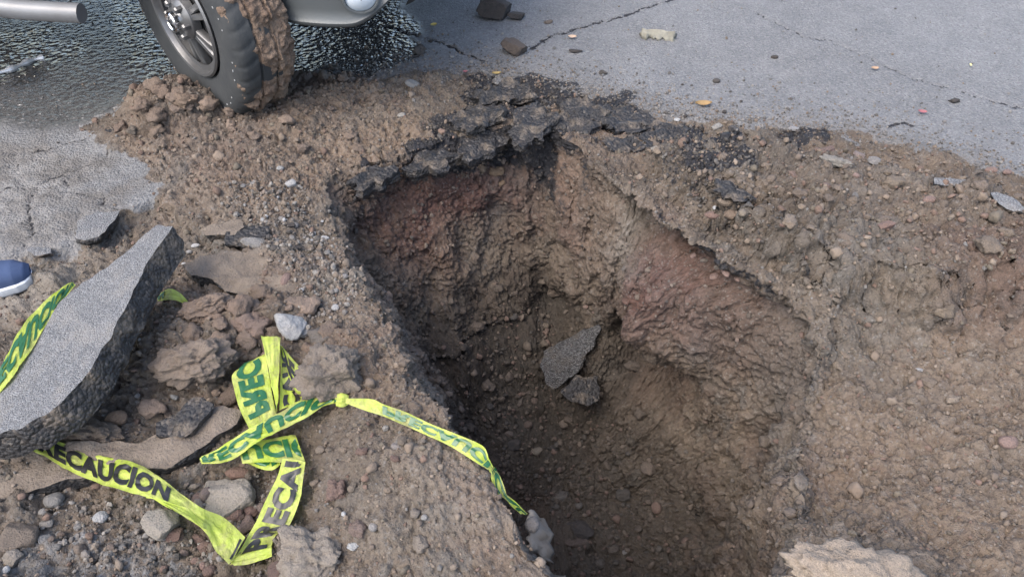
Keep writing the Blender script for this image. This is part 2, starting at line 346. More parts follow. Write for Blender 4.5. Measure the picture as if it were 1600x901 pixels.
# cracked, layered look on the walls
D += np.where(inn, -.012 * np.clip(1 - np.abs(fbm(PA, 9, 3, 81)) / .05, 0, 1) * (WA[iA] < 1), 0)
# crack lines in the road
CR = [at2([(828, 78), (850, 62), (880, 50), (905, 42), (940, 34), (965, 28), (1000, 16), (1046, 0), (1080, -14)]), at2([(600, 42), (650, 55), (690, 66), (720, 82), (756, 96)]), at2([(1390, 196), (1410, 192), (1425, 196)])]
CR2 = [at2(q) for q in ([(-40, 312), (0, 300), (60, 290), (95, 272), (130, 262), (175, 238)], [(95, 272), (110, 300), (150, 312), (185, 330)], [(-40, 232), (30, 240), (80, 232), (150, 214), (190, 216)], [(60, 290), (40, 330), (50, 365), (42, 388)], [(1180, 20), (1260, 60), (1300, 64), (1420, 120), (1600, 170)])]
ck = np.zeros(len(iA), np.float32)
jit = PA[:, :2] + .012 * np.stack([perlin(PA, 30, 91), perlin(PA, 30, 92)], 1)
for L in CR: ck = np.maximum(ck, np.clip(1 - ldist(L, jit) / .011, 0, 1))
for L in CR2: ck = np.maximum(ck, .75 * np.clip(1 - ldist(L, jit) / .0065, 0, 1))
D -= .012 * ck
P1 = P0.copy(); P1[iA] += NRM[iA] * D[:, None]
idr = np.zeros(len(P0), np.float32); idr[iA] = np.where(c2 * .4 > c1, id2, id1)
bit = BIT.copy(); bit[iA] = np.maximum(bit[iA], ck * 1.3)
red, clay, moist_shade, pale = RED.copy(), CLAY.copy(), np.zeros(len(P0), np.float32), PALE.copy()
w_ = WA[iI]; q3 = fbm(PI_, 5, 4, 101)
deg = np.degrees(thI)
back = np.exp(-((deg - 115) / 28) ** 2); right = np.exp(-((deg - 25) / 30) ** 2)
bit[iI] = np.clip(1.15 * sstep(.30, .08, w_ + .16 * q3) * np.exp(-((deg - 103) / 24) ** 2) + .5 * np.exp(-((w_ - .33) / .1) ** 2 - ((deg - 90) / 10) ** 2), 0, 1) * (w_ < 1) + .35 * (w_ >= .98) * sstep(-.1, .5, q3)
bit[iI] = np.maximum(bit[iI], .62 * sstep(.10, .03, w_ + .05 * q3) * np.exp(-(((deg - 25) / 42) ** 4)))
red[iI] = np.clip(back * np.exp(-((w_ - .3 - .1 * q3) / .2) ** 2) * 1.1 + right * np.exp(-((w_ - .24 - .08 * q3) / .17) ** 2) * 1.35 + .25 * sstep(0, .4, q3), 0, 1) * (w_ < 1.1)
clay[iI] = np.clip(np.exp(-((deg - 72) / 12) ** 2 - ((w_ - .2) / .2) ** 2) * 1.0 + .4 * right * sstep(.25, .6, w_) * sstep(1, .7, w_), 0, 1)
pale[iI] = np.exp(-((deg - 58) / 7) ** 2 - ((w_ - .18) / .16) ** 2) * .9 + .22 * np.exp(-((deg - 5) / 38) ** 2 - ((w_ - .30 + .1 * q3) / .16) ** 2) * sstep(-.3, .3, q3) + .5 * np.exp(-((deg + 35) / 14) ** 2 - (w_ / .2) ** 2)  # middle term paints the upper right wall lighter, as if lit
moist_shade = .30 * heap * sstep(-.5, .3, wob)
moist_shade[iI] = sstep(.55, 1.02, w_ + .15 * q3) * np.where(deg > 40, 1, .75) * (.85 + .1 * back)  # darkens floor and lower walls: damp earth plus painted shade
moist_shade[iI] = np.clip(moist_shade[iI] + .7 * np.exp(-((deg - 55) / 22) ** 2 - ((w_ - .66) / .16) ** 2), 0, 1)  # shade of the undercut hollow painted into the soil colour
clay[iI] *= (1 - .5 * moist_shade[iI])
# faces
ii, jj = np.meshgrid(np.arange(NR - 1), np.arange(NTH), indexing='ij'); jn = (jj + 1) % NTH
F = np.stack([ii * NTH + jj, (ii + 1) * NTH + jj, (ii + 1) * NTH + jn, ii * NTH + jn], -1).reshape(-1, 4)
capc = len(P1); P1 = np.vstack([P1, P1[:NTH].mean(0)])
def ext(a): return np.r_[a, a[:NTH].mean()]
ATT = dict(asph=ext(asph), bit=ext(bit), clay=ext(clay), red=ext(red), pale=ext(pale), wet=ext(WET * np.where(OUT, 1 - SOIL * .55, 0)), moist_shade=ext(moist_shade), idr=ext(idr), dust=ext(np.maximum(DUST, .75 * np.clip(grit, 0, 1) ** 2)))
fr = F[:, 0] // NTH
fs = asph[F[:, 0]] > .5
GROUND = []
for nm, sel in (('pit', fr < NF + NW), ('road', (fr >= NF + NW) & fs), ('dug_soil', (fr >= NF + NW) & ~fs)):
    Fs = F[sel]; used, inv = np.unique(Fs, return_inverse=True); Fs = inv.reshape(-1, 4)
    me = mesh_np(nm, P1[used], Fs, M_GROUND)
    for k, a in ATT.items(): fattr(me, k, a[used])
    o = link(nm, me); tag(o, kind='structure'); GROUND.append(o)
GN = NRM

# ------------------------------------------------------------------ materials of the things
def simple(name, col, rough=.6, metal=0, bumpscale=None, bumpd=.002, vary=None, **kw):
    g = NT(name, rough); c = col
    P = g.obj()
    if vary: c = g.mix(g.mr(g.noise(P, vary[0], 4, .6), .3, .7), col, vary[1])
    nr = g.bump(g.noise(P, bumpscale, 4, .65), .8, bumpd) if bumpscale else None
    return g.out(c, rough, nr, Metallic=metal, **kw)
def stone_material():
    g = NT('stone', .85); P = g.pos()
    oc = g.n('ShaderNodeObjectInfo').outputs['Color']
    n1 = g.noise(P, 45, 4, .65); n2 = g.noise(P, 260, 4, .65)
    up = g.mr(g.n('ShaderNodeSeparateXYZ', Vector=g.n('ShaderNodeNewGeometry').outputs['Normal']).outputs[2], .1, .8)
    c = g.mix(g.math('MULTIPLY', g.mr(n1, .4, .65), .5), oc, g.mix(.55, oc, (.25, .19, .145)))
    c = g.mix(g.math('MULTIPLY', g.math('MULTIPLY', up, g.mr(n1, .62, .42)), .16), c, (.24, .19, .15))
    c = g.mix(g.mr(n2, .3, .62, .5, 0), c, g.mix(.7, c, (.035, .03, .028)))
    c = g.mix(1.0, c, (.70, .715, .73), 'MULTIPLY')
    return g.out(c, .9, g.bump(g.math('ADD', g.math('MULTIPLY', n1, 2.0), n2), 1.0, .006))
M_STONE = stone_material()
def chunk_asphalt():
    """grey worn top, black broken sides with stones showing"""
    g = NT('asphalt_top', .85); P = g.obj()
    v = g.n('ShaderNodeTexVoronoi', Vector=P, Scale=260.0); s = g.n('ShaderNodeSeparateColor', Color=v.outputs['Color'])
    c = g.mix(g.mr(s.outputs[0], .2, 1), (.115, .118, .122), (.215, .22, .226)); c = g.mix(g.mr(s.outputs[1], .8, .95, 0, .6), c, (.09, .09, .09))
    c = g.mix(g.mr(g.noise(P, 9, 4), .5, .75, 0, .5), c, (.3, .28, .25))
    h = g.math('ADD', g.math('MULTIPLY', v.outputs['Distance'], -1.0), g.math('MULTIPLY', g.noise(P, 90, 3), .5))
    top = g.out(c, .85, g.bump(h, .8, .006))
    g = NT('broken_bitumen', .6); P = g.obj()
    v = g.n('ShaderNodeTexVoronoi', Vector=P, Scale=95.0); s = g.n('ShaderNodeSeparateColor', Color=v.outputs['Color'])
    n = g.noise(P, 60, 4, .65)
    c = g.mix(n, (.009, .009, .010), (.034, .033, .034)); c = g.mix(g.mr(s.outputs[0], .86, .93, 0, .35), c, (.18, .155, .13))
    c = g.mix(g.mr(g.noise(P, 14, 4), .53, .66, 0, .75), c, (.13, .105, .08))
    side = g.out(c, .6, g.bump(g.math('ADD', n, g.math('MULTIPLY', v.outputs['Distance'], -.7)), 1.0, .01))
    return top, side
M_ATOP, M_ASIDE = chunk_asphalt()
def dark_aggregate():
    g = NT('dark_aggregate', .85); P = g.obj(); v = g.n('ShaderNodeTexVoronoi', Vector=P, Scale=190.0); s_ = g.n('ShaderNodeSeparateColor', Color=v.outputs['Color'])
    c = g.mix(s_.outputs[0], (.04, .04, .042), (.14, .142, .146)); c = g.mix(g.mr(g.noise(P, 12, 5, .7), .5, .66, 0, .8), c, (.10, .088, .075))
    return g.out(c, .85, g.bump(g.math('SUBTRACT', g.noise(P, 70, 4, .65), v.outputs['Distance']), 1.0, .012))
M_ATOPD = dark_aggregate()
def dirt_mat(name, a, b):
    g = NT(name, .95); P = g.obj(); n = g.noise(P, 14, 5, .65); n2 = g.noise(P, 150, 3, .6)
    c = g.mix(g.mr(n, .35, .65), a, b); c = g.mix(g.mr(n2, .6, .75, 0, .4), c, (.24, .225, .205)); c = g.mix(g.mr(n2, .28, .4, .6, 0), c, (.06, .05, .045))
    return g.out(c, .95, g.bump(g.math('ADD', n, g.math('MULTIPLY', n2, .8)), 1.0, .008))
M_DIRT = dirt_mat('dry_dirt', (.11, .09, .072), (.18, .147, .115))
M_MUD = dirt_mat('caked_mud', (.11, .075, .054), (.20, .145, .105))
def tape_material():
    g = NT('tape_film', .28); P = g.obj()
    c = g.mix(g.mr(g.noise(P, 18, 3), .35, .65), (.47, .60, .07), (.66, .75, .18)); c = g.mix(g.mr(g.noise(P, 30, 5, .7), .54, .72, 0, .5), c, (.34, .31, .19))
    c = g.mix(g.mr(g.noise(g.pos(), 13, 6, .7, .6), .5, .66, 0, .65), c, (.27, .225, .15))
    g.out(c, g.mr(g.noise(P, 13, 6, .7, .6), .5, .65, .22, .6), g.bump(g.noise(g.n('ShaderNodeVectorMath', _operation='MULTIPLY', i0=P, i1=(1.0, .55, 1.3)).outputs[0], 85, 4, .6, 1.5), .8, .006))
    tr = g.n('ShaderNodeBsdfTranslucent', Color=c); mx = g.n('ShaderNodeMixShader', i0=.42)
    g.t.links.new(g.b.outputs[0], mx.inputs[1]); g.t.links.new(tr.outputs[0], mx.inputs[2])
    g.t.links.new(mx.outputs[0], g.t.nodes['Material Output'].inputs[0]); return g.m
M_TAPE = tape_material()
M_INK = simple('black_ink', (.018, .018, .018), .4)
M_INKB = simple('ink_seen_through_film', (.012, .085, .03), .35)

# ------------------------------------------------------------------ placing on the ground
bpy.context.view_layer.update()
def ray(px, py):
    d = at(px, py, 0) - np.array([0, 0, CAM_H]); return Vector(d / np.linalg.norm(d))
def hit(px, py):
    d = ray(px, py); o = Vector((0, 0, CAM_H)); best = None
    for g in GROUND:
        ok, l, n, _ = g.ray_cast(o, d)
        if ok and (best is None or (l - o).length < (best[0] - o).length): best = (l.copy(), n.copy())
    return best
def depth_of(p): return p[1] * math.cos(R_(CAM_P)) + (CAM_H - p[2]) * math.sin(R_(CAM_P))
def on_plane(px, py, p0, n):
    d = ray(px, py); o = Vector((0, 0, CAM_H)); n = Vector(n); t = (Vector(p0) - o).dot(n) / d.dot(n); return o + d * t

# ------------------------------------------------------------------ stones
def ico(sub):
    bm = bmesh.new(); bmesh.ops.create_icosphere(bm, subdivisions=sub, radius=1); V = np.array([v.co[:] for v in bm.verts], np.float32)
    F = np.array([[v.index for v in f.verts] for f in bm.faces], np.int32); bm.free(); return V, F
ICO = {k: ico(k) for k in (1, 2, 3, 4, 5)}
def stone_shape(seed, kind='angular', sub=3):
    V, F = ICO[sub]; V = V.copy(); r = np.random.RandomState(seed)
    if kind == 'angular':
        for _ in range(11):
            n = r.normal(size=3); n /= np.linalg.norm(n); c = r.uniform(.5, .85); d = V @ n
            V -= np.clip(d - c, 0, None)[:, None] * n
        V *= 1 + .05 * perlin(V + seed * 3.1, 2.2, seed)[:, None] + .03 * perlin(V + seed, 6, seed)[:, None] + (.07 * fbm(V + seed, 4, 5, seed, .62)[:, None] if sub > 3 else 0)
    elif kind == 'round':
        V *= 1 + .16 * perlin(V + seed * 3.1, 1.1, seed)[:, None] + .03 * perlin(V + seed, 4, seed)[:, None]
    else:                                         # clod: a knobbly lump of earth
        for _ in range(7 if sub < 4 else 2):
            n = r.normal(size=3); n /= np.linalg.norm(n); c = r.uniform(.55, .9); d = V @ n
            V -= np.clip(d - c, 0, None)[:, None] * n
        V *= .9 + .30 * perlin(V + seed * 3.1, 1.4, seed)[:, None] + .26 * fbm(V + seed, 2.8, 4 if sub < 4 else 6, seed, .6)[:, None]
    return V, F
SM = {}
def stone_mesh(kind, i, sub):
    k = (kind, i, sub)
    if k not in SM:
        V, F = stone_shape(i * 7 + {'angular': 1, 'round': 2, 'clod': 3}[kind], kind, sub); SM[k] = mesh_np(kind + '_stone', V, F, M_STONE, kind != 'angular' or sub > 2)
    return SM[k]
_rr = random.Random(4)
def stone(px, py, w, h, kind, col, label, cat='stone', name=None, group=None, sub=None, thick=None, sink=.25, rot=None):
    """a stone that lies where the photo shows it: w, h are how wide and tall it looks there, in photo pixels"""
    q = hit(px, py + h * .25); p, n = q
    s = depth_of(p) / CAM_F; a = w * s / 2 * 1.05; b = max(h * s / 2 * 1.1, a * .35); c = thick * s / 2 if thick else min(a, b) * .8
    o = link(name or cat.replace(' ', '_'), stone_mesh(kind, _rr.randrange(6), sub or (5 if w > 70 else 4 if w > 32 else 3 if w > 16 else 2)))
    o.scale = (a, b, c); o.rotation_euler = (_rr.uniform(-.2, .2), _rr.uniform(-.2, .2), rot if rot is not None else _rr.uniform(-.35, .35))
    up = Vector((0, 0, 1)) if n.z > .75 else (n + Vector((0, 0, .4))).normalized()
    o.location = p + up * c * (1 - 2 * sink); o.color = (*col, 1)
    return tag(o, label, cat, group)
BLK, DRK, GRY, PGR, WHT, TAN, ORG, RDB, PNK = (.028, .028, .03), (.07, .068, .066), (.22, .215, .205), (.36, .345, .32), (.66, .66, .65), (.27, .21, .155), (.36, .24, .15), (.19, .115, .09), (.33, .22, .185)
ST = [
 (774, 16, 62, 42, 'angular', BLK, 'big black asphalt lump on the road right of the car bumper, at the top edge', 'asphalt lump'),
 (808, 24, 34, 20, 'angular', BLK, 'low black asphalt crumb touching the right side of the biggest lump on the road', 'asphalt lump'),
 (806, 72, 48, 36, 'angular', (.11, .085, .07), 'brown topped black lump at the lower end of the road crack', 'asphalt lump'),
 (656, 77, 22, 20, 'clod', DRK, 'dark round lump on the wet mud below the bumper corner', 'asphalt lump'),
 (646, 128, 28, 17, 'angular', (.27, .28, .28), 'flat grey stone on the mud between tyre and black crumbs', 'stone'),
 (628, 178, 14, 9, 'round', (.42, .4, .36), 'pale oval pebble on tan mud above the back edge of the hole', 'pebble'),
 (942, 113, 15, 11, 'angular', DRK, 'dark stone standing alone on the grey road above the hole', 'stone'),
 (1119, 126, 12, 9, 'round', DRK, 'small dark round stone on the road between wood scrap and dry leaf', 'stone'),
 (856, 34, 16, 9, 'angular', (.2, .16, .13), 'small brown flake on the road left of the upper crack', 'stone'),
 (899, 80, 25, 7, 'angular', BLK, 'thin black sliver lying on the road just below the crack', 'asphalt lump'),
 (1210, 89, 12, 7, 'round', BLK, 'single black dot like stone on the clean road, right of the wood scrap', 'stone'),
 (945, 176, 16, 16, 'angular', (.08, .085, .095), 'dark bluish stone sitting in the black crumbs at the back rim', 'stone'),
 (1491, 157, 21, 10, 'clod', BLK, 'black bitumen clump on the road at far right', 'asphalt lump'),
 (1026, 230, 25, 9, 'angular', (.36, .33, .28), 'flat pale stone on black crumbs at the right back rim', 'stone'),
 (1058, 187, 13, 7, 'angular', WHT, 'thin whitish chip on the road edge left of the dry leaf', 'stone chip'),
 (1118, 198, 22, 14, 'angular', (.42, .4, .36), 'pale lumpy stone below the dry leaf', 'stone'),
 (1145, 200, 18, 14, 'angular', (.075, .08, .09), 'dark stone right of the pale lumpy stone below the leaf', 'stone'),
 (1240, 200, 20, 10, 'angular', (.42, .42, .42), 'white grey stone in dark grit at top of the spoil heap', 'stone'),
 (1365, 251, 24, 17, 'angular', (.3, .29, .28), 'angular grey stone with a flat face at the top of the spoil heap', 'stone'),
 (1342, 240, 20, 22, 'angular', (.3, .24, .22), 'pinkish upright stone behind the angular grey one on the heap', 'stone'),
 (1308, 250, 56, 16, 'clod', (.33, .31, .27), 'long pale grey dirt lump left of two stones at the top of the heap', 'dirt lump'),
 (1290, 232, 26, 18, 'clod', (.2, .13, .11), 'reddish brown lump at the upper edge of the spoil heap', 'dirt lump'),
 (1450, 309, 19, 13, 'round', PNK, 'smooth pink pebble in the shaded dip of the spoil heap', 'pebble'),
 (1380, 349, 33, 16, 'angular', (.27, .17, .14), 'reddish block shaped stone in the middle of the spoil heap', 'stone'),
 (1548, 265, 18, 11, 'round', PNK, 'left of two pink pebbles at the road edge, far right', 'pebble'),
 (1573, 268, 16, 10, 'round', PNK, 'right of two pink pebbles at the road edge, far right', 'pebble'),
 (1132, 312, 24, 15, 'round', TAN, 'tan stone on top of the little cluster at the heap foot', 'stone'),
 (1144, 329, 17, 24, 'round', (.31, .23, .17), 'upright tan oval stone in the middle of the little cluster', 'stone'),
 (1112, 335, 22, 12, 'round', (.25, .15, .12), 'reddish stone at the left of the little cluster', 'stone'),
 (1161, 330, 13, 13, 'round', (.3, .25, .19), 'round beige stone at the right end of the little cluster', 'stone'),
 (1117, 324, 8, 8, 'round', WHT, 'tiny white pebble beside the cluster of tan stones', 'pebble'),
 (1148, 300, 12, 9, 'round', (.45, .45, .44), 'pale pebble on black crumbs above the cluster of tan stones', 'pebble'),
 (1133, 418, 15, 24, 'angular', PNK, 'pale pink upright stone stuck in the reddish band of the right wall', 'stone'),
 (1114, 431, 18, 16, 'angular', PNK, 'pink stone left of the upright one in the right wall', 'stone'),
 (1152, 432, 9, 12, 'round', PNK, 'small pink pebble right of the upright one in the right wall', 'stone'),
 (1082, 397, 12, 12, 'angular', PNK, 'pink pebble high in the reddish band of the right wall', 'stone'),
 (1438, 576, 20, 10, 'angular', (.5, .5, .5), 'pale grey chip alone on the brown slope right of the hole', 'stone chip'),
 (1574, 688, 30, 20, 'round', PNK, 'pinkish stone at the right edge of the photo', 'stone'),
 (1487, 620, 26, 14, 'clod', (.36, .29, .22), 'light tan lump on the brown slope below the pale chip', 'dirt lump'),
 (1335, 905, 250, 120, 'clod', (.50, .405, .31), 'large pale tan lump of earth at the bottom right rim of the hole', 'earth lump'),
 (508, 371, 16, 11, 'angular', WHT, 'bright white stone alone on grey grit at the left rim', 'stone'),
 (450, 285, 22, 18, 'angular', (.6, .59, .57), 'white angular stone on grit left of the back corner', 'stone'),
 (437, 262, 12, 9, 'round', (.45, .45, .44), 'small pale pebble just above the white angular stone', 'pebble'),
 (456, 493, 52, 60, 'angular', (.56, .56, .55), 'whitish broken concrete lump above the tangled tape', 'concrete lump'),
 (474, 515, 24, 20, 'angular', (.4, .4, .4), 'pale grey stone under the lower tip of the whitish concrete', 'stone'),
 (400, 377, 46, 20, 'angular', (.33, .32, .3), 'pale flat concrete scrap beside the small asphalt plate', 'concrete lump'),
 (447, 432, 14, 25, 'round', PNK, 'pink oval pebble standing on the dirt covered plate', 'pebble'),
 (305, 382, 14, 8, 'round', WHT, 'white pebble right of the tip of the big slab', 'pebble'),
 (297, 392, 9, 7, 'round', (.5, .5, .48), 'tiny greyish pebble below the white one by the slab tip', 'pebble'),
 (288, 412, 8, 6, 'round', WHT, 'tiny white pebble above the dirt covered plate', 'pebble'),
 (465, 385, 18, 10, 'angular', BLK, 'small black asphalt bit in the grit right of the pale scrap', 'asphalt lump'),
 (452, 350, 20, 10, 'angular', BLK, 'upper black asphalt bit in the grit of the left rim', 'asphalt lump'),
 (520, 560, 104, 96, 'clod', (.27, .225, .18), 'big grey brown clod between tangled tape and hole', 'dirt lump'),
 (500, 522, 46, 30, 'clod', (.16, .145, .13), 'greyish clod leaning on the top of the biggest clod', 'dirt lump'),
 (338, 762, 92, 78, 'angular', (.42, .37, .30), 'big grey beige rock between two tape loops', 'rock'),
 (252, 803, 62, 52, 'angular', (.40, .36, .30), 'rough beige rock left under the tape, above red stones', 'rock'),
 (158, 803, 23, 19, 'round', (.52, .52, .51), 'round whitish pebble below the lower tape run', 'pebble'),
 (86, 778, 32, 24, 'round', (.25, .245, .23), 'grey stone tucked under the edge of the lower plate', 'stone'),
 (66, 798, 13, 12, 'round', (.36, .34, .31), 'left small pale pebble under the lower plate', 'pebble'),
 (74, 812, 26, 20, 'angular', (.33, .31, .28), 'pale angular stone below the grey one under the plate', 'stone'),
 (69, 838, 18, 26, 'angular', (.36, .36, .35), 'pale shard standing at the bottom left', 'stone'),
 (24, 822, 62, 60, 'angular', (.215, .17, .13), 'brown flat rock at the bottom left edge', 'rock'),
 (24, 868, 34, 28, 'angular', (.34, .3, .25), 'beige rock under the brown flat one in the corner', 'rock'),
 (8, 888, 12, 14, 'round', WHT, 'white pebble in the bottom left corner', 'pebble'),
 (372, 734, 36, 20, 'round', (.24, .14, .105), 'rust red oval stone right above the big grey beige rock', 'stone'),
 (383, 758, 26, 24, 'round', (.22, .135, .11), 'dark red stone touching the right of the big rock', 'stone'),
 (363, 798, 28, 23, 'round', (.26, .155, .125), 'round red stone below the right corner of the big rock', 'stone'),
 (390, 789, 22, 20, 'round', (.22, .13, .11), 'red pebble nearest the rising tape', 'stone'),
 (385, 816, 32, 34, 'angular', (.24, .165, .14), 'red brown block inside the bottom fold of the tape', 'stone'),
 (322, 800, 36, 26, 'angular', (.22, .13, .105), 'dark red stone under the tape right of the big rock', 'stone'),
 (272, 833, 40, 22, 'angular', (.2, .115, .09), 'dark red wedge under the rough beige rock', 'stone'),
 (305, 838, 24, 22, 'angular', (.25, .155, .13), 'square red stone below the tape, middle of three', 'stone'),
 (324, 850, 24, 18, 'round', (.24, .15, .125), 'red stone below the tape, lowest of three', 'stone'),
 (330, 866, 24, 16, 'angular', (.36, .35, .33), 'pale grey stone left of the tape fold', 'stone'),
 (482, 848, 116, 80, 'clod', (.36, .31, .25), 'large dusty concrete like lump right of the tape fold', 'rock'),
 (437, 884, 40, 36, 'angular', (.14, .085, .07), 'dark maroon stone at the bottom beside the tape fold', 'stone'),
 (554, 847, 21, 17, 'angular', (.62, .62, .6), 'bright white stone on the large dusty lump', 'stone'),
 (516, 893, 10, 11, 'angular', WHT, 'white pebble at the bottom edge under the dusty lump', 'pebble'),
 (537, 801, 7, 8, 'round', WHT, 'tiny white pebble above the dusty lump', 'pebble'),
 (530, 758, 34, 32, 'clod', (.235, .15, .12), 'reddish round stone in the brown grit right of the tape', 'stone'),
 (557, 820, 30, 28, 'clod', (.25, .18, .15), 'pinkish clod above the bright white stone', 'dirt lump'),
 (583, 818, 14, 14, 'round', (.38, .36, .34), 'pale pebble right of the pinkish clod', 'pebble'),
 (655, 846, 32, 28, 'clod', (.28, .235, .19), 'beige stone in the dirt right of the white stone', 'stone'),
 (663, 805, 11, 10, 'round', (.4, .39, .37), 'grey pebble on the smooth left bank', 'pebble'),
 (620, 696, 18, 12, 'round', (.32, .29, .27), 'greyish pebble in the coarse grit under the tape tail', 'pebble'),
 (474, 840, 30, 20, 'clod', (.3, .27, .23), 'small pale clod on top of the dusty lump', 'dirt lump'),
 (187, 650, 34, 22, 'round', (.36, .23, .14), 'orange brown pebble under the black edge of the big slab', 'pebble'),
 (148, 668, 106, 52, 'clod', (.27, .2, .14), 'large tan clod under the lower edge of the big slab', 'dirt lump'),
 (296, 590, 42, 30, 'angular', (.31, .235, .165), 'tan wedge shaped stone right of the big slab', 'stone'),
 (272, 617, 16, 12, 'angular', (.3, .31, .3), 'grey green chip below the tan wedge stone', 'stone chip'),
 (261, 640, 15, 30, 'angular', (.3, .22, .16), 'narrow upright tan stone below the wedge stone', 'stone'),
 (268, 652, 8, 8, 'round', (.5, .5, .49), 'tiny pale pebble at foot of the narrow tan stone', 'pebble'),
 (320, 545, 120, 76, 'clod', (.28, .22, .17), 'broad brown clod between big slab and tangled tape', 'dirt lump'),
 (385, 505, 64, 48, 'clod', (.27, .19, .15), 'reddish brown clod above the tangled tape', 'dirt lump'),
 (330, 470, 76, 44, 'clod', (.30, .22, .165), 'tan clod under the black edge of the dirt covered plate', 'dirt lump'),
 (250, 432, 24, 18, 'clod', (.2, .14, .1), 'brown lump behind the top corner of the big slab', 'dirt lump'),
 (186, 197, 24, 20, 'clod', (.215, .15, .11), 'brown lump at the left foot of the mud heap by the tyre', 'dirt lump'),
 (208, 202, 18, 18, 'clod', (.17, .14, .11), 'grey brown lump at the mud heap foot, second from left', 'dirt lump'),
 (255, 140, 30, 26, 'clod', (.235, .165, .12), 'mud lump on the very top of the heap by the tyre', 'dirt lump'),
 (225, 160, 26, 22, 'clod', (.24, .17, .125), 'mud lump at the upper left of the heap by the tyre', 'dirt lump'),
 (290, 150, 36, 28, 'clod', (.26, .185, .13), 'mud lump leaning against the front of the tyre', 'dirt lump'),
 (250, 200, 28, 22, 'clod', (.25, .18, .13), 'mud lump low on the front of the heap', 'dirt lump'),
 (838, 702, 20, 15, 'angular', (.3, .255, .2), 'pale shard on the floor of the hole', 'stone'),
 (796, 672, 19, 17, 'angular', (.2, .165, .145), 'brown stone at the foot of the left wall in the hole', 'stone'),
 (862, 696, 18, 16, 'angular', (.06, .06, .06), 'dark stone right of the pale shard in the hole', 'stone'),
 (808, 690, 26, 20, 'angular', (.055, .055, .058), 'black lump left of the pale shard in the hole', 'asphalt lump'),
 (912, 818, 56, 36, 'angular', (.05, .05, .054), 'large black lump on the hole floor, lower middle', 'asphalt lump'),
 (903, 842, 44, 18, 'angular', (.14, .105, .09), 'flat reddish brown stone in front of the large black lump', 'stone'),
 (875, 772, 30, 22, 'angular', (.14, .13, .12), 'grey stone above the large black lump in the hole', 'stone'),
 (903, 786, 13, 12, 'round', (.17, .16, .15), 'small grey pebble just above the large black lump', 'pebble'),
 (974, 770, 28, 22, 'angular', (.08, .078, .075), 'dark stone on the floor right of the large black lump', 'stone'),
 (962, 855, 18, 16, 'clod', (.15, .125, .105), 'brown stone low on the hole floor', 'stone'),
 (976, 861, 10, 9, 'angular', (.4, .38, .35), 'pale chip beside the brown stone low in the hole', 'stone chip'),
 (990, 565, 30, 18, 'clod', (.11, .09, .075), 'brown clod right of the slab in the hole', 'dirt lump'),
 (868, 455, 24, 18, 'clod', (.16, .125, .1), 'brown clod on the back wall above the slab', 'dirt lump'),
 (778, 267, 26, 18, 'clod', (.3, .21, .13), 'orange lump at the top of the back wall, biggest of three', 'dirt lump'),
 (752, 263, 20, 16, 'clod', (.28, .21, .15), 'beige lump left of the orange one at the back wall top', 'dirt lump'),
 (782, 285, 14, 12, 'clod', (.3, .2, .12), 'small orange lump below the biggest orange one', 'dirt lump'),
 (735, 246, 12, 12, 'round', (.36, .35, .33), 'pale pebble in the black layer of the back wall', 'pebble'),
]
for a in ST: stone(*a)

# pieces of broken asphalt ---------------------------------------------------
def slab(name, pts, thick, down, label, cat, seed=0, top=M_ATOP, side=M_ASIDE, rough=.012, res=5, toprough=.003):
    """a broken plate: pts are its upper corners; the broken sides go down along 'down'"""
    pts = [Vector(p) for p in pts]; c = sum(pts, Vector()) / len(pts); n = len(pts)
    per_ = []
    for i in range(n):
        a, b = pts[i], pts[(i + 1) % n]; k = max(3, int((b - a).length / .012))
        for j in range(k): per_.append(a.lerp(b, j / k))
    per_ = np.array([p[:] for p in per_]); m = len(per_); c = np.array(c); dn = np.array(Vector(down).normalized())
    rad = per_ - c; rl = np.linalg.norm(rad, axis=1)[:, None]
    per_ = per_ + rad / rl * (rough * 1.3 * fbm(per_ + seed, 16, 4, seed)[:, None])
    rings, mats = [], []
    K = 16
    for k in range(1, K + 1):
        f = k / K; ring = c + (per_ - c) * f; ring = ring - dn * (toprough * fbm(ring + seed, 22, 3, seed + 2)[:, None]); rings.append(ring)
    S = 7
    for k in range(1, S + 1):
        f = k / S; ring = per_ + dn * thick * f - rad / rl * (.012 * f * f)
        ring = ring + rad / rl * (rough * fbm(ring + seed, 30, 3, seed + 5)[:, None] * (1 if k < S else .6)); rings.append(ring)
    for f in (.7, .35): rings.append(c + dn * thick * 1.02 + (rings[K + S - 1] - c - dn * thick) * f)
    V = np.vstack([c[None]] + rings + [(c + dn * thick)[None]]); idx = lambda r, j: 1 + r * m + j % m
    F = []; mi = []
    for j in range(m): F.append((0, idx(0, j), idx(0, j + 1), idx(0, j + 1))); mi.append(0)
    for r in range(len(rings) - 1):
        for j in range(m): F.append((idx(r, j), idx(r + 1, j), idx(r + 1, j + 1), idx(r, j + 1))); mi.append(0 if r < K - 1 else 1)
    L = len(V) - 1
    me = bpy.data.meshes.new(name); loc = Vector(c); me.from_pydata([tuple(v - c) for v in V], [], [f if f[2] != f[3] else f[:3] for f in F] + [(L, idx(len(rings) - 1, j + 1), idx(len(rings) - 1, j)) for j in range(m)])
    me.materials.append(top); me.materials.append(side)
    me.polygons.foreach_set('material_index', mi + [1] * m); me.polygons.foreach_set('use_smooth', [True] * len(me.polygons)); me.update()
    bm = bmesh.new(); bm.from_mesh(me); bmesh.ops.recalc_face_normals(bm, faces=bm.faces); bm.to_mesh(me); bm.free()
    me.set_sharp_from_angle(angle=R_(50))
    return tag(link(name, me, None, loc), label, cat)
def plate(name, pxs, base, nrm, thick, label, cat='asphalt slab', down=None, **kw):
    n = Vector(nrm).normalized(); return slab(name, [on_plane(x, y, base, n) for x, y in pxs], thick, down or -n, label, cat, **kw)
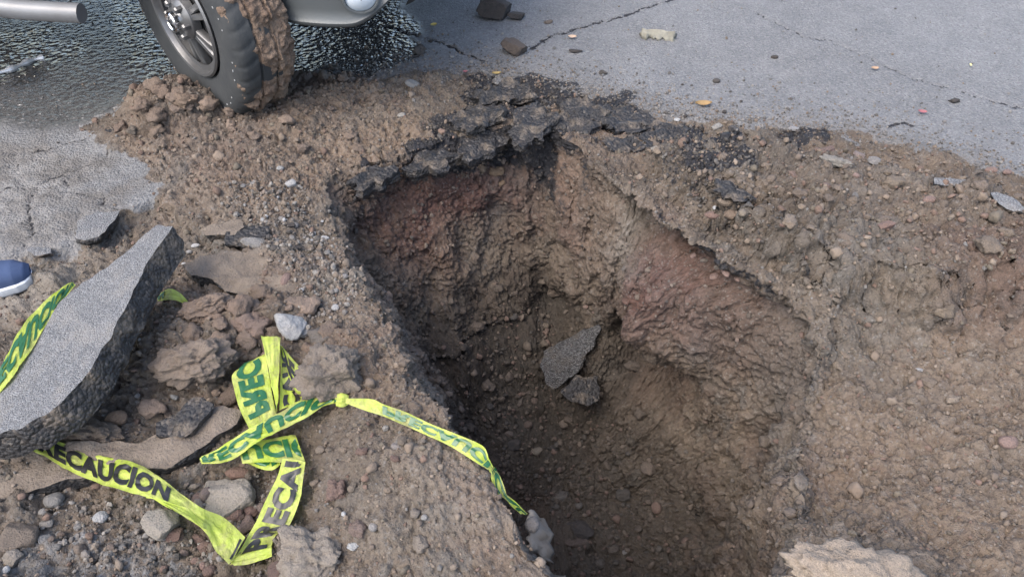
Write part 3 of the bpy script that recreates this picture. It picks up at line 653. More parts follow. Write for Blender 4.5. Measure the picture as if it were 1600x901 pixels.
plate('asphalt_slab', [(270, 353), (252, 378), (234, 405), (216, 440), (194, 484), (176, 520), (158, 548), (138, 580), (112, 614), (70, 648), (36, 668), (-6, 682), (-60, 680), (-40, 650), (0, 602), (58, 512), (108, 458), (150, 428), (196, 394), (226, 366), (246, 350)],
      at(130, 540, .17), (-.30, -.02, 1), .078, 'big slanting asphalt slab with grey top and black broken edge, at the left', down=(.40, -.2, -1), seed=3, rough=.010)
plate('asphalt_slab', [(848, 548), (866, 535), (890, 524), (934, 507), (938, 514), (930, 540), (912, 566), (892, 588), (862, 612), (852, 602), (845, 575)],
      at(893, 560, -.66), (-.35, -.75, .75), .045, 'grey slab leaning on the back wall inside the hole', seed=9, rough=.016, top=M_ATOPD)
plate('asphalt_slab', [(905, 585), (932, 590), (936, 622), (920, 630), (890, 626), (872, 612)], at(905, 608, -.72), (.1, -.5, .85), .05, 'black slab piece under the grey leaning slab in the hole', seed=12, top=M_ASIDE)
hz_ = hit(380, 425)[0].z + .045
plate('dirt_covered_plate', [(284, 412), (310, 398), (360, 392), (420, 394), (474, 428), (478, 446), (462, 456), (440, 462), (410, 464), (376, 462), (352, 452), (330, 436), (304, 430)],
      at(380, 430, hz_), (.02, -.12, 1), .05, 'dirt covered asphalt plate with black broken front edge, above the tangled tape', seed=21, top=M_DIRT, toprough=.012)
plate('asphalt_plate', [(312, 358), (330, 348), (372, 346), (384, 354), (370, 368), (346, 370), (322, 368)], Vector(at(345, 360, hit(345, 360)[0].z + .03)), (-.05, -.1, 1), .035,
      'small asphalt plate with a dusty top beside the tip of the big slab', seed=25, top=M_DIRT)
plate('asphalt_plate', [(352, 362), (392, 352), (420, 356), (412, 372), (370, 384), (350, 382)], Vector(at(380, 368, hit(380, 370)[0].z + .025)), (.05, -.1, 1), .03, 'dark tilted asphalt plate behind the pale concrete scrap', seed=27, top=M_ASIDE)
hb = hit(180, 735)[0].z + .05
plate('asphalt_plate', [(-60, 740), (40, 700), (140, 690), (230, 690), (300, 652), (352, 632), (376, 640), (368, 660), (330, 690), (262, 728), (190, 738), (110, 748), (40, 770), (-20, 786), (-60, 790)],
      at(180, 720, hb), (-.03, -.10, 1), .05, 'long flat asphalt plate with pale edge under the lower tape run', seed=31, top=M_DIRT, rough=.010, toprough=.01)
plate('asphalt_plate', [(250, 660), (300, 622), (336, 628), (322, 655), (284, 684), (248, 684)], at(290, 655, hb + .03), (-.1, -.3, 1), .03, 'black asphalt piece on the long plate, left of the tangled tape', seed=33, top=M_ASIDE, side=M_ASIDE, toprough=.012)
plate('road_flake', [(118, 372), (122, 346), (150, 332), (184, 331), (181, 345), (164, 362), (150, 371), (132, 376)], Vector(at(150, 352, .018)), (0, -.02, 1), .03, 'thin grey road flake with a dark broken edge on the left road', 'road flake', seed=35)
plate('road_flake', [(42, 390), (60, 384), (82, 384), (78, 394), (56, 397)], Vector(at(62, 390, .01)), (0, -.02, 1), .02, 'small curled road flake near the blue shoe', 'road flake', seed=36)
plate('asphalt_sliver', [(1458, 278), (1490, 278), (1526, 284), (1522, 290), (1490, 289), (1460, 288)], Vector(at(1490, 284, hit(1490, 284)[0].z + .03)), (.05, -.3, 1), .04, 'long thin asphalt sliver at the top right of the spoil heap', 'asphalt slab', seed=41)
plate('asphalt_sliver', [(1548, 300), (1566, 304), (1606, 326), (1604, 334), (1574, 322), (1552, 308)], Vector(at(1576, 316, hit(1576, 316)[0].z + .03)), (.05, -.3, 1), .04, 'asphalt sliver cut by the right photo edge', 'asphalt slab', seed=43)

# the broken lip of the old road layer along the back rim: black lumps and plates, one by one
LIPS = [([(548, 284), (572, 262), (612, 254), (626, 268), (600, 284), (570, 296)], 'leftmost black lip piece of the back rim, where the wall turns'),
        ([(628, 262), (650, 240), (700, 228), (716, 240), (690, 258), (650, 270)], 'black lip piece between the leftmost one and the back wall middle'),
        ([(716, 238), (735, 205), (782, 196), (800, 214), (772, 234), (738, 246)], 'broad black lip piece over the red part of the back wall'),
        ([(796, 214), (800, 172), (846, 160), (868, 186), (846, 214), (815, 226)], 'big black lip piece left of the back corner of the hole'),
        ([(868, 198), (872, 160), (915, 152), (940, 176), (920, 204), (892, 212)], 'black lip piece on the back corner of the hole'),
        ([(936, 188), (948, 164), (1000, 170), (1030, 190), (1010, 208), (964, 206)], 'flat black piece right of the back corner'),
        ([(1006, 214), (1034, 190), (1078, 200), (1082, 222), (1050, 236), (1018, 230)], 'rightmost flat black piece beyond the back corner'),
        ([(950, 222), (975, 210), (1010, 222), (1000, 240), (966, 238)], 'small black piece under the flat ones right of the back corner'),
        ([(700, 192), (722, 168), (772, 160), (790, 176), (760, 194), (722, 202)], 'black crust piece lying behind the broad lip piece'),
        ([(735, 150), (762, 130), (820, 132), (836, 148), (800, 160), (758, 162)], 'black crust piece nearest the road, behind the back corner'),
        ([(1112, 292), (1128, 278), (1166, 292), (1184, 310), (1160, 316), (1128, 306)], 'black piece above the little stone cluster on the right')]
for k, (pp, lb) in enumerate(LIPS):
    cx, cy = np.mean(pp, 0); h0 = hit(cx, cy - 4)[0].z; r_ = random.Random(k)
    h0 = min(max(h0, -.04), .14)
    plate('asphalt_lip_piece', pp, Vector(at(cx, cy, h0 + .018)), (r_.uniform(-.15, .15), r_.uniform(-.3, .0), 1), .042 if k < 5 else .026, lb, 'asphalt piece', seed=50 + k, top=M_ASIDE, side=M_ASIDE, rough=.026, toprough=.016)

# ------------------------------------------------------------------ caution tape: one long strip, folded and knotted
def letter_mesh(text, size=.065):
    cu = bpy.data.curves.new('print', 'FONT'); cu.body = text; cu.size = size; cu.offset = .0036; cu.resolution_u = 3; cu.space_character = 1.06
    tmp = bpy.data.objects.new('print', cu); COL.objects.link(tmp); bpy.context.view_layer.update()
    me = bpy.data.meshes.new_from_object(tmp.evaluated_get(bpy.context.evaluated_depsgraph_get()))
    bpy.data.objects.remove(tmp); bm = bmesh.new(); bm.from_mesh(me); bpy.data.meshes.remove(me)
    x1 = max(v.co.x for v in bm.verts); x = .006
    while x < x1:
        bmesh.ops.bisect_plane(bm, geom=bm.verts[:] + bm.edges[:] + bm.faces[:], plane_co=(x, 0, 0), plane_no=(1, 0, 0)); x += .008
    for y in (.013, .026, .039): bmesh.ops.bisect_plane(bm, geom=bm.verts[:] + bm.edges[:] + bm.faces[:], plane_co=(0, y, 0), plane_no=(0, 1, 0))
    bmesh.ops.triangulate(bm, faces=bm.faces)
    bm.verts.index_update(); V = np.array([v.co[:2] for v in bm.verts]); F = np.array([[v.index for v in f.verts] for f in bm.faces]); bm.free()
    return V, F
LV, LF = letter_mesh('PRECAUCION')
TAPE = bpy.data.objects.new('caution_tape', None); COL.objects.link(TAPE); TAPE.location = (*at(440, 660)[:2], .05)
tag(TAPE, 'yellow green caution tape printed PRECAUCION, knotted and tangled on the left bank', 'caution tape')
def catmull(Pn, m):
    Pn = np.asarray(Pn, float); n = len(Pn); t = np.linspace(0, n - 1, m); i = np.clip(t.astype(int), 0, n - 2); f = (t - i)[:, None]
    g = lambda k: Pn[np.clip(k, 0, n - 1)]
    a, b, c, d = g(i - 1), g(i), g(i + 1), g(i + 2)
    return .5 * (2 * b + (c - a) * f + (2 * a - 5 * b + 4 * c - d) * f ** 2 + (3 * b - a - 3 * c + d) * f ** 3)
def strip(A, B, zs, text0=0.0, flip=False, crumple=.0042, seed=0, dz=None, tscale=1.0, width_v=None, col=None, zb=None):
    """A, B: the two edges of the visible tape as photo pixels; zs: heights of the edge A (and B unless zb)"""
    n = len(A); zs = np.broadcast_to(np.asarray(zs, float), (n,)); zb = zs if zb is None else np.broadcast_to(np.asarray(zb, float), (n,))
    a = np.array([at(x, y, q) for (x, y), q in zip(A, zs)]); b = np.array([at(x, y, q) for (x, y), q in zip(B, zb)])
    m = max(20, 12 * n); a, b = catmull(a, m), catmull(b, m)
    if flip: a, b = b, a
    cen = (a + b) / 2; u = np.r_[0, np.cumsum(np.linalg.norm(np.diff(cen, axis=0), axis=1))]
    T = np.gradient(cen, axis=0); Nn = np.cross(T, a - b); Nn /= np.linalg.norm(Nn, axis=1)[:, None] + 1e-9
    def surf(uu, vv, off=0.0):
        k = np.interp(uu, u, np.arange(m)); i = np.clip(k.astype(int), 0, m - 2); f = (k - i)[:, None]
        pa = a[i] * (1 - f) + a[i + 1] * f; pb = b[i] * (1 - f) + b[i + 1] * f; nn = Nn[i] * (1 - f) + Nn[i + 1] * f
        p = pb + (pa - pb) * vv[:, None]
        q = np.stack([uu * 9, vv * .5, np.full(len(uu), seed * 3.7)], 1)
        d = crumple * (1.5 * perlin(q, 1, 5) + .8 * perlin(q * [2.3, 5, 1], 1, 6) - 1.1 * np.abs(perlin(q * [1.6, 9, 1], 1, 8)) - .7 * np.clip(1 - np.abs(perlin(q * [.9, 3, 1], 1, 9)) / .12, 0, 1)) + off
        return p + nn * d[:, None]
    W = 17; uu, vv = np.meshgrid(u, np.linspace(0, 1, W), indexing='ij'); V = surf(uu.ravel(), vv.ravel())
    base = np.array(TAPE.location)
    I, J = np.meshgrid(np.arange(m - 1), np.arange(W - 1), indexing='ij'); k = (I * W + J).ravel()
    me = mesh_np('tape_strip', V - base, np.stack([k, k + W, k + W + 1, k + 1], 1), M_TAPE)
    o = link('tape_strip', me, TAPE)
    if text0 is not None:
        width = np.linalg.norm(a - b, axis=1).mean()
        for nm, sgn, mt in (('print', 1, M_INK), ('print_show_through', -1, M_INKB)):
            Vs, Fs = [], []; c = 0
            for rep in range(-1, 4):
                lu = LV[:, 0] * tscale - text0 + rep * .62; ok = (lu > .001) & (lu < u[-1] - .001)
                fs = LF[ok[LF].all(1)]
                if len(fs):
                    used, inv = np.unique(fs, return_inverse=True); Vs.append(surf(lu[used], .5 + (LV[used, 1] - .0228) / .074, .0022 * sgn)); Fs.append(inv.reshape(-1, 3) + c); c += len(used)
            if Vs: link(nm, mesh_np(nm, np.vstack(Vs) - base, np.vstack(Fs), mt), o)
    return o
zt = lambda x, y, d: hit(x, y)[0].z + d
# the run along the left rim and its tail hanging over the edge (seen from its back)
strip([(540, 622), (580, 623), (599, 631), (633, 643), (674, 662), (714, 678), (754, 696), (764, 716), (771, 729)], [(540, 629), (571, 641), (599, 650), (627, 662), (664, 678), (702, 696), (733, 715), (752, 727), (766, 735)],
      [.165, .16, .155, .15, .14, .135, .125, .11, .095], text0=-.085, flip=True, seed=1, crumple=.0018, zb=[.155, .145, .14, .135, .125, .12, .11, .10, .09], tscale=.86)
strip([(771, 728), (779, 740), (789, 765), (792, 774), (807, 785), (826, 803)], [(765, 735), (771, 755), (776, 771), (787, 777), (799, 790), (813, 803)], [.08, .06, .045, .04, .03, .0], text0=.1, flip=True, seed=2)
# the lower run with the black print
z0_ = [zt(60, 696, .03), zt(90, 710, .035), zt(140, 732, .04), zt(200, 745, .05), zt(245, 765, .07), zt(290, 795, .07), zt(335, 825, .045), zt(365, 868, .03)]
z0_ = list(np.convolve(np.r_[z0_[0], z0_, z0_[-1]], [.25, .5, .25], 'valid'))
strip([(30, 684), (67, 683), (105, 694), (160, 711), (212, 722), (252, 746), (310, 790), (348, 806), (383, 838)], [(30, 694), (60, 708), (104, 732), (158, 756), (197, 767), (240, 779), (312, 822), (335, 856), (358, 882)],
      np.interp(np.linspace(0, 7, 9), range(8), z0_), text0=-.015, seed=3)
strip([(225, 772), (250, 779), (290, 796), (320, 815), (345, 820)], [(240, 777), (272, 797), (300, 813), (322, 830), (342, 838)], np.array([zt(245, 775, .075), zt(270, 788, .085), zt(300, 800, .085), zt(325, 820, .07), zt(345, 830, .055)]), text0=.30, flip=True, seed=4, tscale=.7)
# from the bottom fold up to the tangle
zl = [zt(400, 872, .035), zt(405, 840, .045), zt(425, 800, .05), zt(445, 765, .06), zt(458, 725, .075)]
strip([(358, 881), (381, 848), (400, 812), (420, 770), (434, 741), (441, 716)], [(422, 868), (429, 838), (451, 822), (468, 780), (474, 745), (477, 722)], np.interp(np.linspace(0, 4, 6), range(5), zl), text0=-.022, seed=5)
strip([(352, 872), (372, 866), (400, 858), (424, 852)], [(366, 883), (384, 880), (404, 874), (424, 867)], zl[0] + .004, text0=None, seed=6)
# tangle, from the lowest layer upwards
zc = zt(430, 640, .05)
strip([(372, 698), (400, 690), (430, 684), (462, 680)], [(378, 722), (408, 722), (440, 722), (478, 724)], zc - .01, text0=.20, flip=True, seed=7)
strip([(378, 700), (396, 706), (420, 712), (436, 708)], [(380, 722), (402, 730), (424, 734), (438, 726)], zc - .02, text0=.30, flip=True, seed=17)
strip([(391, 672), (375, 640), (366, 608), (363, 586), (380, 573)], [(432, 646), (426, 620), (421, 590), (416, 560), (415, 553)], [zc, zc + .01, zc + .02, zc + .025, zc + .02], text0=-.02, flip=True, seed=8, crumple=.003)
strip([(436, 640), (438, 600), (438, 560), (437, 538)], [(476, 625), (462, 592), (450, 560), (440, 540)], [zc + .005, zc + .012, zc + .02, zc + .03], text0=.12, flip=False, seed=9)
strip([(440, 540), (470, 573), (488, 581)], [(450, 585), (462, 612), (474, 612)], [zc + .02, zc + .025, zc + .02], text0=.05, flip=False, seed=10)
strip([(432, 643), (421, 580), (415, 554), (408, 525)], [(434, 643), (435, 603), (437, 557), (438, 526)], [zc + .01, zc + .03, zc + .04, zc + .045], text0=.32, flip=True, seed=11, tscale=.8)
strip([(470, 585), (492, 597), (510, 606), (530, 622)], [(472, 606), (490, 612), (508, 620), (526, 628)], [zc + .0, zc + .005, zc + .015, zc + .03], text0=.1, flip=True, seed=12, tscale=.6)
strip([(312, 716), (345, 697), (382, 675), (433, 645), (489, 620), (522, 620), (536, 622)], [(314, 724), (358, 720), (400, 694), (440, 671), (470, 659), (503, 637), (532, 628)], [zc - .03, zc - .005, zc + .02, zc + .03, zc + .035, zc + .035, zc + .04], text0=.03, flip=True, seed=13)
strip([(503, 602), (524, 603), (545, 606)], [(512, 620), (528, 626), (541, 626)], [zc + .03, zc + .045, zc + .04], text0=None, seed=14, crumple=.008)
strip([(527, 616), (535, 614), (545, 617)], [(524, 634), (534, 636), (544, 631)], [zc + .05, zc + .055, zc + .05], text0=None, seed=15, crumple=.008)
# the stretch that runs behind and under the big slab
strip([(-30, 618), (0, 576), (30, 520), (60, 480), (100, 447), (114, 441)], [(-16, 634), (0, 611), (22, 586), (52, 542), (86, 486), (118, 446)], [.10, .12, .13, .13, .12, .11], text0=.02, flip=True, seed=16)
zq = zt(272, 468, .03)
strip([(246, 462), (264, 452), (280, 458), (294, 470)], [(246, 470), (258, 469), (274, 470), (287, 475)], [zq, zq + .02, zq + .015, zq], text0=.22, flip=True, seed=18, tscale=.6)

# ------------------------------------------------------------------ the silver car
M_PAINT = simple('silver_paint', (.13, .145, .15), .34, .55, 300, .0006, Coat__Weight=.5)
M_BUMP = simple('dusty_bumper', (.085, .098, .104), .5, .2, 120, .0008, vary=(4, (.10, .107, .108)))
M_STEP = simple('brushed_step', (.20, .21, .22), .42, .3, 90, .0006, vary=(6, (.14, .14, .14)))
M_RUB = simple('tyre_rubber', (.022, .026, .029), .75, 0, 60, .002, vary=(8, (.045, .048, .049)))
M_ALLOY = simple('dull_alloy', (.20, .205, .21), .42, .7, 50, .001, vary=(9, (.13, .13, .13)))
M_CHROME = simple('chrome', (.85, .86, .87), .12, 1)
M_DARK = simple('black_plastic', (.02, .021, .022), .6, 0, 80, .001)
M_MARK = simple('tyre_print', (.30, .31, .31), .7)
M_GLASS = simple('dark_glass', (.012, .015, .017), .06)
M_LENS = simple('lamp_lens', (.55, .62, .68), .08, .2)
CAR = bpy.data.objects.new('parked_car', None); COL.objects.link(CAR)
CAR_A = R_(-7); WC = np.array([-1.085, 2.675])                # where the steered front wheel stands
AX, HT = 1.45, .80
CAR.location = (WC[0] - (AX * math.cos(CAR_A) + HT * math.sin(CAR_A)), WC[1] - (AX * math.sin(CAR_A) - HT * math.cos(CAR_A)), 0)
CAR.rotation_euler = (0, 0, CAR_A)
tag(CAR, 'silver grey car parked by the hole, its muddy front wheel turned towards us', 'car')
def bm_obj(name, bm, mat, parent, smooth=True, sharp=40, rec=True):
    me = bpy.data.meshes.new(name)
    if rec: bmesh.ops.recalc_face_normals(bm, faces=bm.faces)
    bm.to_mesh(me); bm.free()
    for m_ in (mat if isinstance(mat, (list, tuple)) else [mat]): me.materials.append(m_)
    me.polygons.foreach_set('use_smooth', [smooth] * len(me.polygons))
    if smooth: me.set_sharp_from_angle(angle=R_(sharp))
    return link(name, me, parent)
def grid_bm(G, closed_u=False, closed_v=False, bm=None):
    bm = bm or bmesh.new(); G = np.asarray(G); n, m = G.shape[:2]
    vs_ = [[bm.verts.new(G[i, j]) for j in range(m)] for i in range(n)]
    for i in range(n if closed_u else n - 1):
        for j in range(m if closed_v else m - 1):
            try: bm.faces.new((vs_[i][j], vs_[(i + 1) % n][j], vs_[(i + 1) % n][(j + 1) % m], vs_[i][(j + 1) % m]))
            except ValueError: pass
    return bm
def lathe_y(prof, seg=64):                                   # profile (y, r) turned about the Y axis
    a = np.linspace(0, 2 * np.pi, seg, endpoint=False)
    return np.array([[(r * math.cos(t), y, r * math.sin(t)) for t in a] for y, r in prof])
def box_bm(bm, c, s, rot=None):
    m = Matrix.Translation(c) @ (rot or Matrix()) @ Matrix.Diagonal((*s, 1)); return bmesh.ops.create_cube(bm, size=1, matrix=m)['verts']
def tube_grid(path, r, seg=16):
    path = [Vector(p) for p in path]; out = []
    for i, p in enumerate(path):
        t = (path[min(i + 1, len(path) - 1)] - path[max(i - 1, 0)]).normalized(); s = t.cross(Vector((0, 0, 1))).normalized(); u_ = s.cross(t)
        rr = r[i] if isinstance(r, (list, tuple)) else r
        out.append([(p + (s * math.cos(k) + u_ * math.sin(k)) * rr)[:] for k in np.linspace(0, 2 * np.pi, seg, endpoint=False)])
    return np.array(out)
# body shell
ARCH = .385
def station(x):
    zb = np.interp(x, [-2.35, -2.0, 1.9, 2.3], [.55, .46, .46, .50])
    belt = np.interp(x, [-2.35, 1.2, 2.1, 2.35], [1.06, 1.04, .98, .82])
    wid = np.interp(x, [-2.35, -2.1, 1.6, 2.1, 2.35], [.82, .90, .90, .84, .66])
    roof = np.interp(x, [-2.35, -2.25, -1.9, .1, .95, 1.05], [1.08, 1.2, 1.72, 1.76, 1.1, 1.04]) if x < 1.05 else belt + .03
    roof = max(roof, belt + .03); cw = wid - .16 * (roof - belt) / .7 - .05
    return [(wid - .10, zb), (wid - .03, zb + .015), (wid, zb + .08), (wid + .012, zb + .22), (wid + .012, zb + .36), (wid, belt - .08), (wid - .03, belt), (wid - .06, belt + (roof - belt) * .12 + .005),
            (cw + .02, belt + (roof - belt) * .85), (cw - .06, roof - .01), (cw * .5, roof + .015), (0, roof + .02)]
xs = np.linspace(-2.35, 2.26, 117); bm = bmesh.new()
for sgn in (-1, 1):
    G = np.array([[(x, sgn * y, z_) for y, z_ in station(x)] for x in xs]); 
    sub = []
    for row in G:                                           # refine the lower side so that the arches cut cleanly
        L = [row[0]]
        for a, b in zip(row[:-1], row[1:]):
            k = max(1, int(np.linalg.norm(b - a) / .045)) if b[2] < 1.0 and a[2] < 1.0 else 2
            L += [a + (b - a) * t / k for t in range(1, k + 1)]
        sub.append(L)
    nmin = min(len(L) for L in sub); sub = [[L[int(round(i * (len(L) - 1) / (nmin - 1)))] for i in range(nmin)] for L in sub]
    grid_bm(np.array(sub), bm=bm)
dead = []
for v in bm.verts:
    for ax in (-AX, AX):
        dx, dz = v.co.x - ax, v.co.z - .37; d = math.hypot(dx, dz)
        if abs(v.co.y) > .5 and d < ARCH + .03 and v.co.z < .95:
            if d < ARCH - .03: dead.append(v)
            else: v.co.x = ax + dx / d * ARCH; v.co.z = .37 + dz / d * ARCH
        
bmesh.ops.delete(bm, geom=list(set(dead)), context='VERTS')
bmesh.ops.remove_doubles(bm, verts=bm.verts, dist=.0005)
for end in (-2.35, 2.26):
    st_ = station(end); ring = [bm.verts.new((end, y, z_)) for y, z_ in st_] + [bm.verts.new((end, -y, z_)) for y, z_ in st_[-2::-1]]; bm.faces.new(ring)
bm_obj('body', bm, M_PAINT, CAR, sharp=35)
bm = bmesh.new(); box_bm(bm, (0, 0, .50), (4.3, 1.1, .10)); box_bm(bm, (-.0, 0, .52), (1.9, 1.56, .08)); box_bm(bm, (AX, 0, .40), (.16, 1.3, .10)); box_bm(bm, (-AX, 0, .37), (.14, 1.3, .12)); box_bm(bm, (1.88, 0, .43), (.4, 1.2, .04))
bm_obj('underbody', bm, M_DARK, CAR, False)
for ax in (AX, -AX):
    for sg in (-1, 1):
        a = np.linspace(.26, np.pi - .26, 24); G = np.array([[(ax + (ARCH + .01) * math.cos(t), sg * y, .37 + (ARCH + .01) * math.sin(t)) for t in a] for y in (.905, .89, .55, .50, .49)]); G[-1] = (ax, sg * .49, .45)
        bm_obj('wheel_arch_liner', grid_bm(G), M_DARK, CAR)
# windows, lamps
def quad(name, pts, mat, thick=.008, parent=CAR):
    pts = [Vector(p) for p in pts]; n = (pts[1] - pts[0]).cross(pts[2] - pts[0]).normalized() * thick; bm = bmesh.new()
    a = [bm.verts.new(p) for p in pts]; f = bm.faces.new(a); r = bmesh.ops.extrude_face_region(bm, geom=[f]); bmesh.ops.translate(bm, verts=[v for v in r['geom'] if isinstance(v, bmesh.types.BMVert)], vec=n)
    return bm_obj(name, bm, mat, parent, False)
for sg in (-1, 1):
    def sp(x, f):
        s_ = station(x); a, b = np.array(s_[7]), np.array(s_[8]); q = a + (b - a) * f; return (x, sg * (q[0] + .012), q[1])
    for x0, x1 in ((-1.75, -1.05), (-.98, -.12), (-.05, .55)): quad('side_window', [sp(x0, .08), sp(x1, .08), sp(x1 - (.12 if x1 > .5 else 0), .92), sp(x0 + (.12 if x0 < -1.7 else 0), .92)], M_GLASS)
    quad('headlight', [(2.12, sg * .83, .88), (2.28, sg * .66, .86), (2.29, sg * .66, .80), (2.14, sg * .85, .80)], M_LENS)
    bmh = bmesh.new(); box_bm(bmh, (-.25, sg * .925, .88), (.16, .03, .03)); bm_obj('door_handle', bmh, M_CHROME, CAR, False)
quad('windscreen', [(.92, -.62, 1.10), (.92, .62, 1.10), (.2, .56, 1.70), (.2, -.56, 1.70)], M_GLASS); quad('rear_window', [(-2.26, -.6, 1.2), (-2.26, .6, 1.2), (-1.95, .55, 1.64), (-1.95, -.55, 1.64)], M_GLASS)
# bumper with its rolled lower lip, character line and fog lamps
half = [(1.775, -.885), (1.84, -.905), (1.94, -.91), (2.03, -.895), (2.12, -.85), (2.20, -.77), (2.27, -.66), (2.32, -.5), (2.35, -.3), (2.36, -.1)]
plan = catmull(np.array(half + [(x, -y) for x, y in half[::-1]]), 96); tg = np.gradient(plan, axis=0); nr_ = np.stack([tg[:, 1], -tg[:, 0]], 1); nr_ /= np.linalg.norm(nr_, axis=1)[:, None]
secp = [(-.10, .345), (-.03, .335), (.0, .336), (.012, .345), (.014, .355), (.004, .366), (.004, .40), (.010, .45), (.012, .472), (.004, .476), (.004, .480), (.014, .484), (.018, .56), (.012, .66), (-.01, .74), (-.06, .78)]
BZ = .035
lift = lambda p: .17 * float(sstep(2.0, 2.3, p[0]))
G = np.array([[(p[0] + n[0] * o_, p[1] + n[1] * o_, z_ + BZ + lift(p) * (.80 - z_) / .45) for o_, z_ in secp] for p, n in zip(plan, nr_)])
bumper = bm_obj('front_bumper', grid_bm(G), M_BUMP, CAR, sharp=50)
bm = bmesh.new(); grid_bm(np.array([[(p[0] - .05 - n[0] * .06 * k, p[1] - n[1] * .06 * k, (.46 - .10 * k) ) for k in (0, .5, 1)] for p, n in zip(plan[28:-28], nr_[28:-28])]), bm=bm)
for sl in (slice(0, 14), slice(-14, None)): grid_bm(np.array([[(p[0] - n[0] * .05 * k - .02, p[1] - n[1] * (.05 + .1 * k), .37 - .08 * k * (1 - abs(p[0] - 1.775) / .25)) for k in (0, .5, 1)] for p, n in zip(plan[sl], nr_[sl])]), bm=bm)
bm_obj('lower_valance', bm, M_DARK, CAR)
for sg in (-1, 1):
    i = int(np.argmin(np.hypot(plan[:, 0] - 2.05, plan[:, 1] - sg * .885))); p, n = plan[i], nr_[i]; a = np.linspace(0, 2 * np.pi, 40, endpoint=False); tq = np.array([-n[1], n[0]])
    def ringp(r, off): return [(p[0] + n[0] * off + tq[0] * r * math.cos(t), p[1] + n[1] * off + tq[1] * r * math.cos(t), lift(p) * .7 + .43 + BZ + r * .85 * math.sin(t)) for t in a]
    fl = bm_obj('fog_lamp', grid_bm(np.array([ringp(.062, .012), ringp(.059, .022), ringp(.054, .022), ringp(.051, .010), ringp(.049, .004)]), closed_v=True), M_BUMP, CAR)
    bm_obj('lens', grid_bm(np.array([ringp(.051, .012), ringp(.038, .022), ringp(.02, .028), ringp(.002, .03)]), closed_v=True), M_LENS, fl)
# side steps
for sg in (-1, 1):
    y = sg * 1.0; path = [(-1.0, sg * .86, .50), (-.98, sg * .95, .42), (-.90, y, .43), (0, y, .435), (.4, y, .435), (.66, y, .43), (.88, y * .99, .412), (1.08, y * .985, .408), (1.09, y * .985, .408)]
    path = catmull(np.array(path), 60); so_ = bm_obj('side_step', grid_bm(tube_grid(path, [.033] * 59 + [.002]), closed_v=True), M_STEP, CAR)
    bm = bmesh.new()
    for x in (-.6, .5): box_bm(bm, (x, sg * .86, .46), (.05, .24, .03))
    bm_obj('step_bracket', bm, M_DARK, so_, False)
    q = [(-.7, y - .04, .467), (.45, y - .04, .467), (.45, y + .04, .467), (-.7, y + .04, .467)]; quad('step_pad', q, M_DARK, .006, so_)
bm = bmesh.new(); box_bm(bm, (-2.36, 0, .66), (.12, 1.66, .2)); bmesh.ops.bevel(bm, geom=bm.edges[:], offset=.04, segments=3, affect='EDGES'); bm_obj('rear_bumper', bm, M_BUMP, CAR)
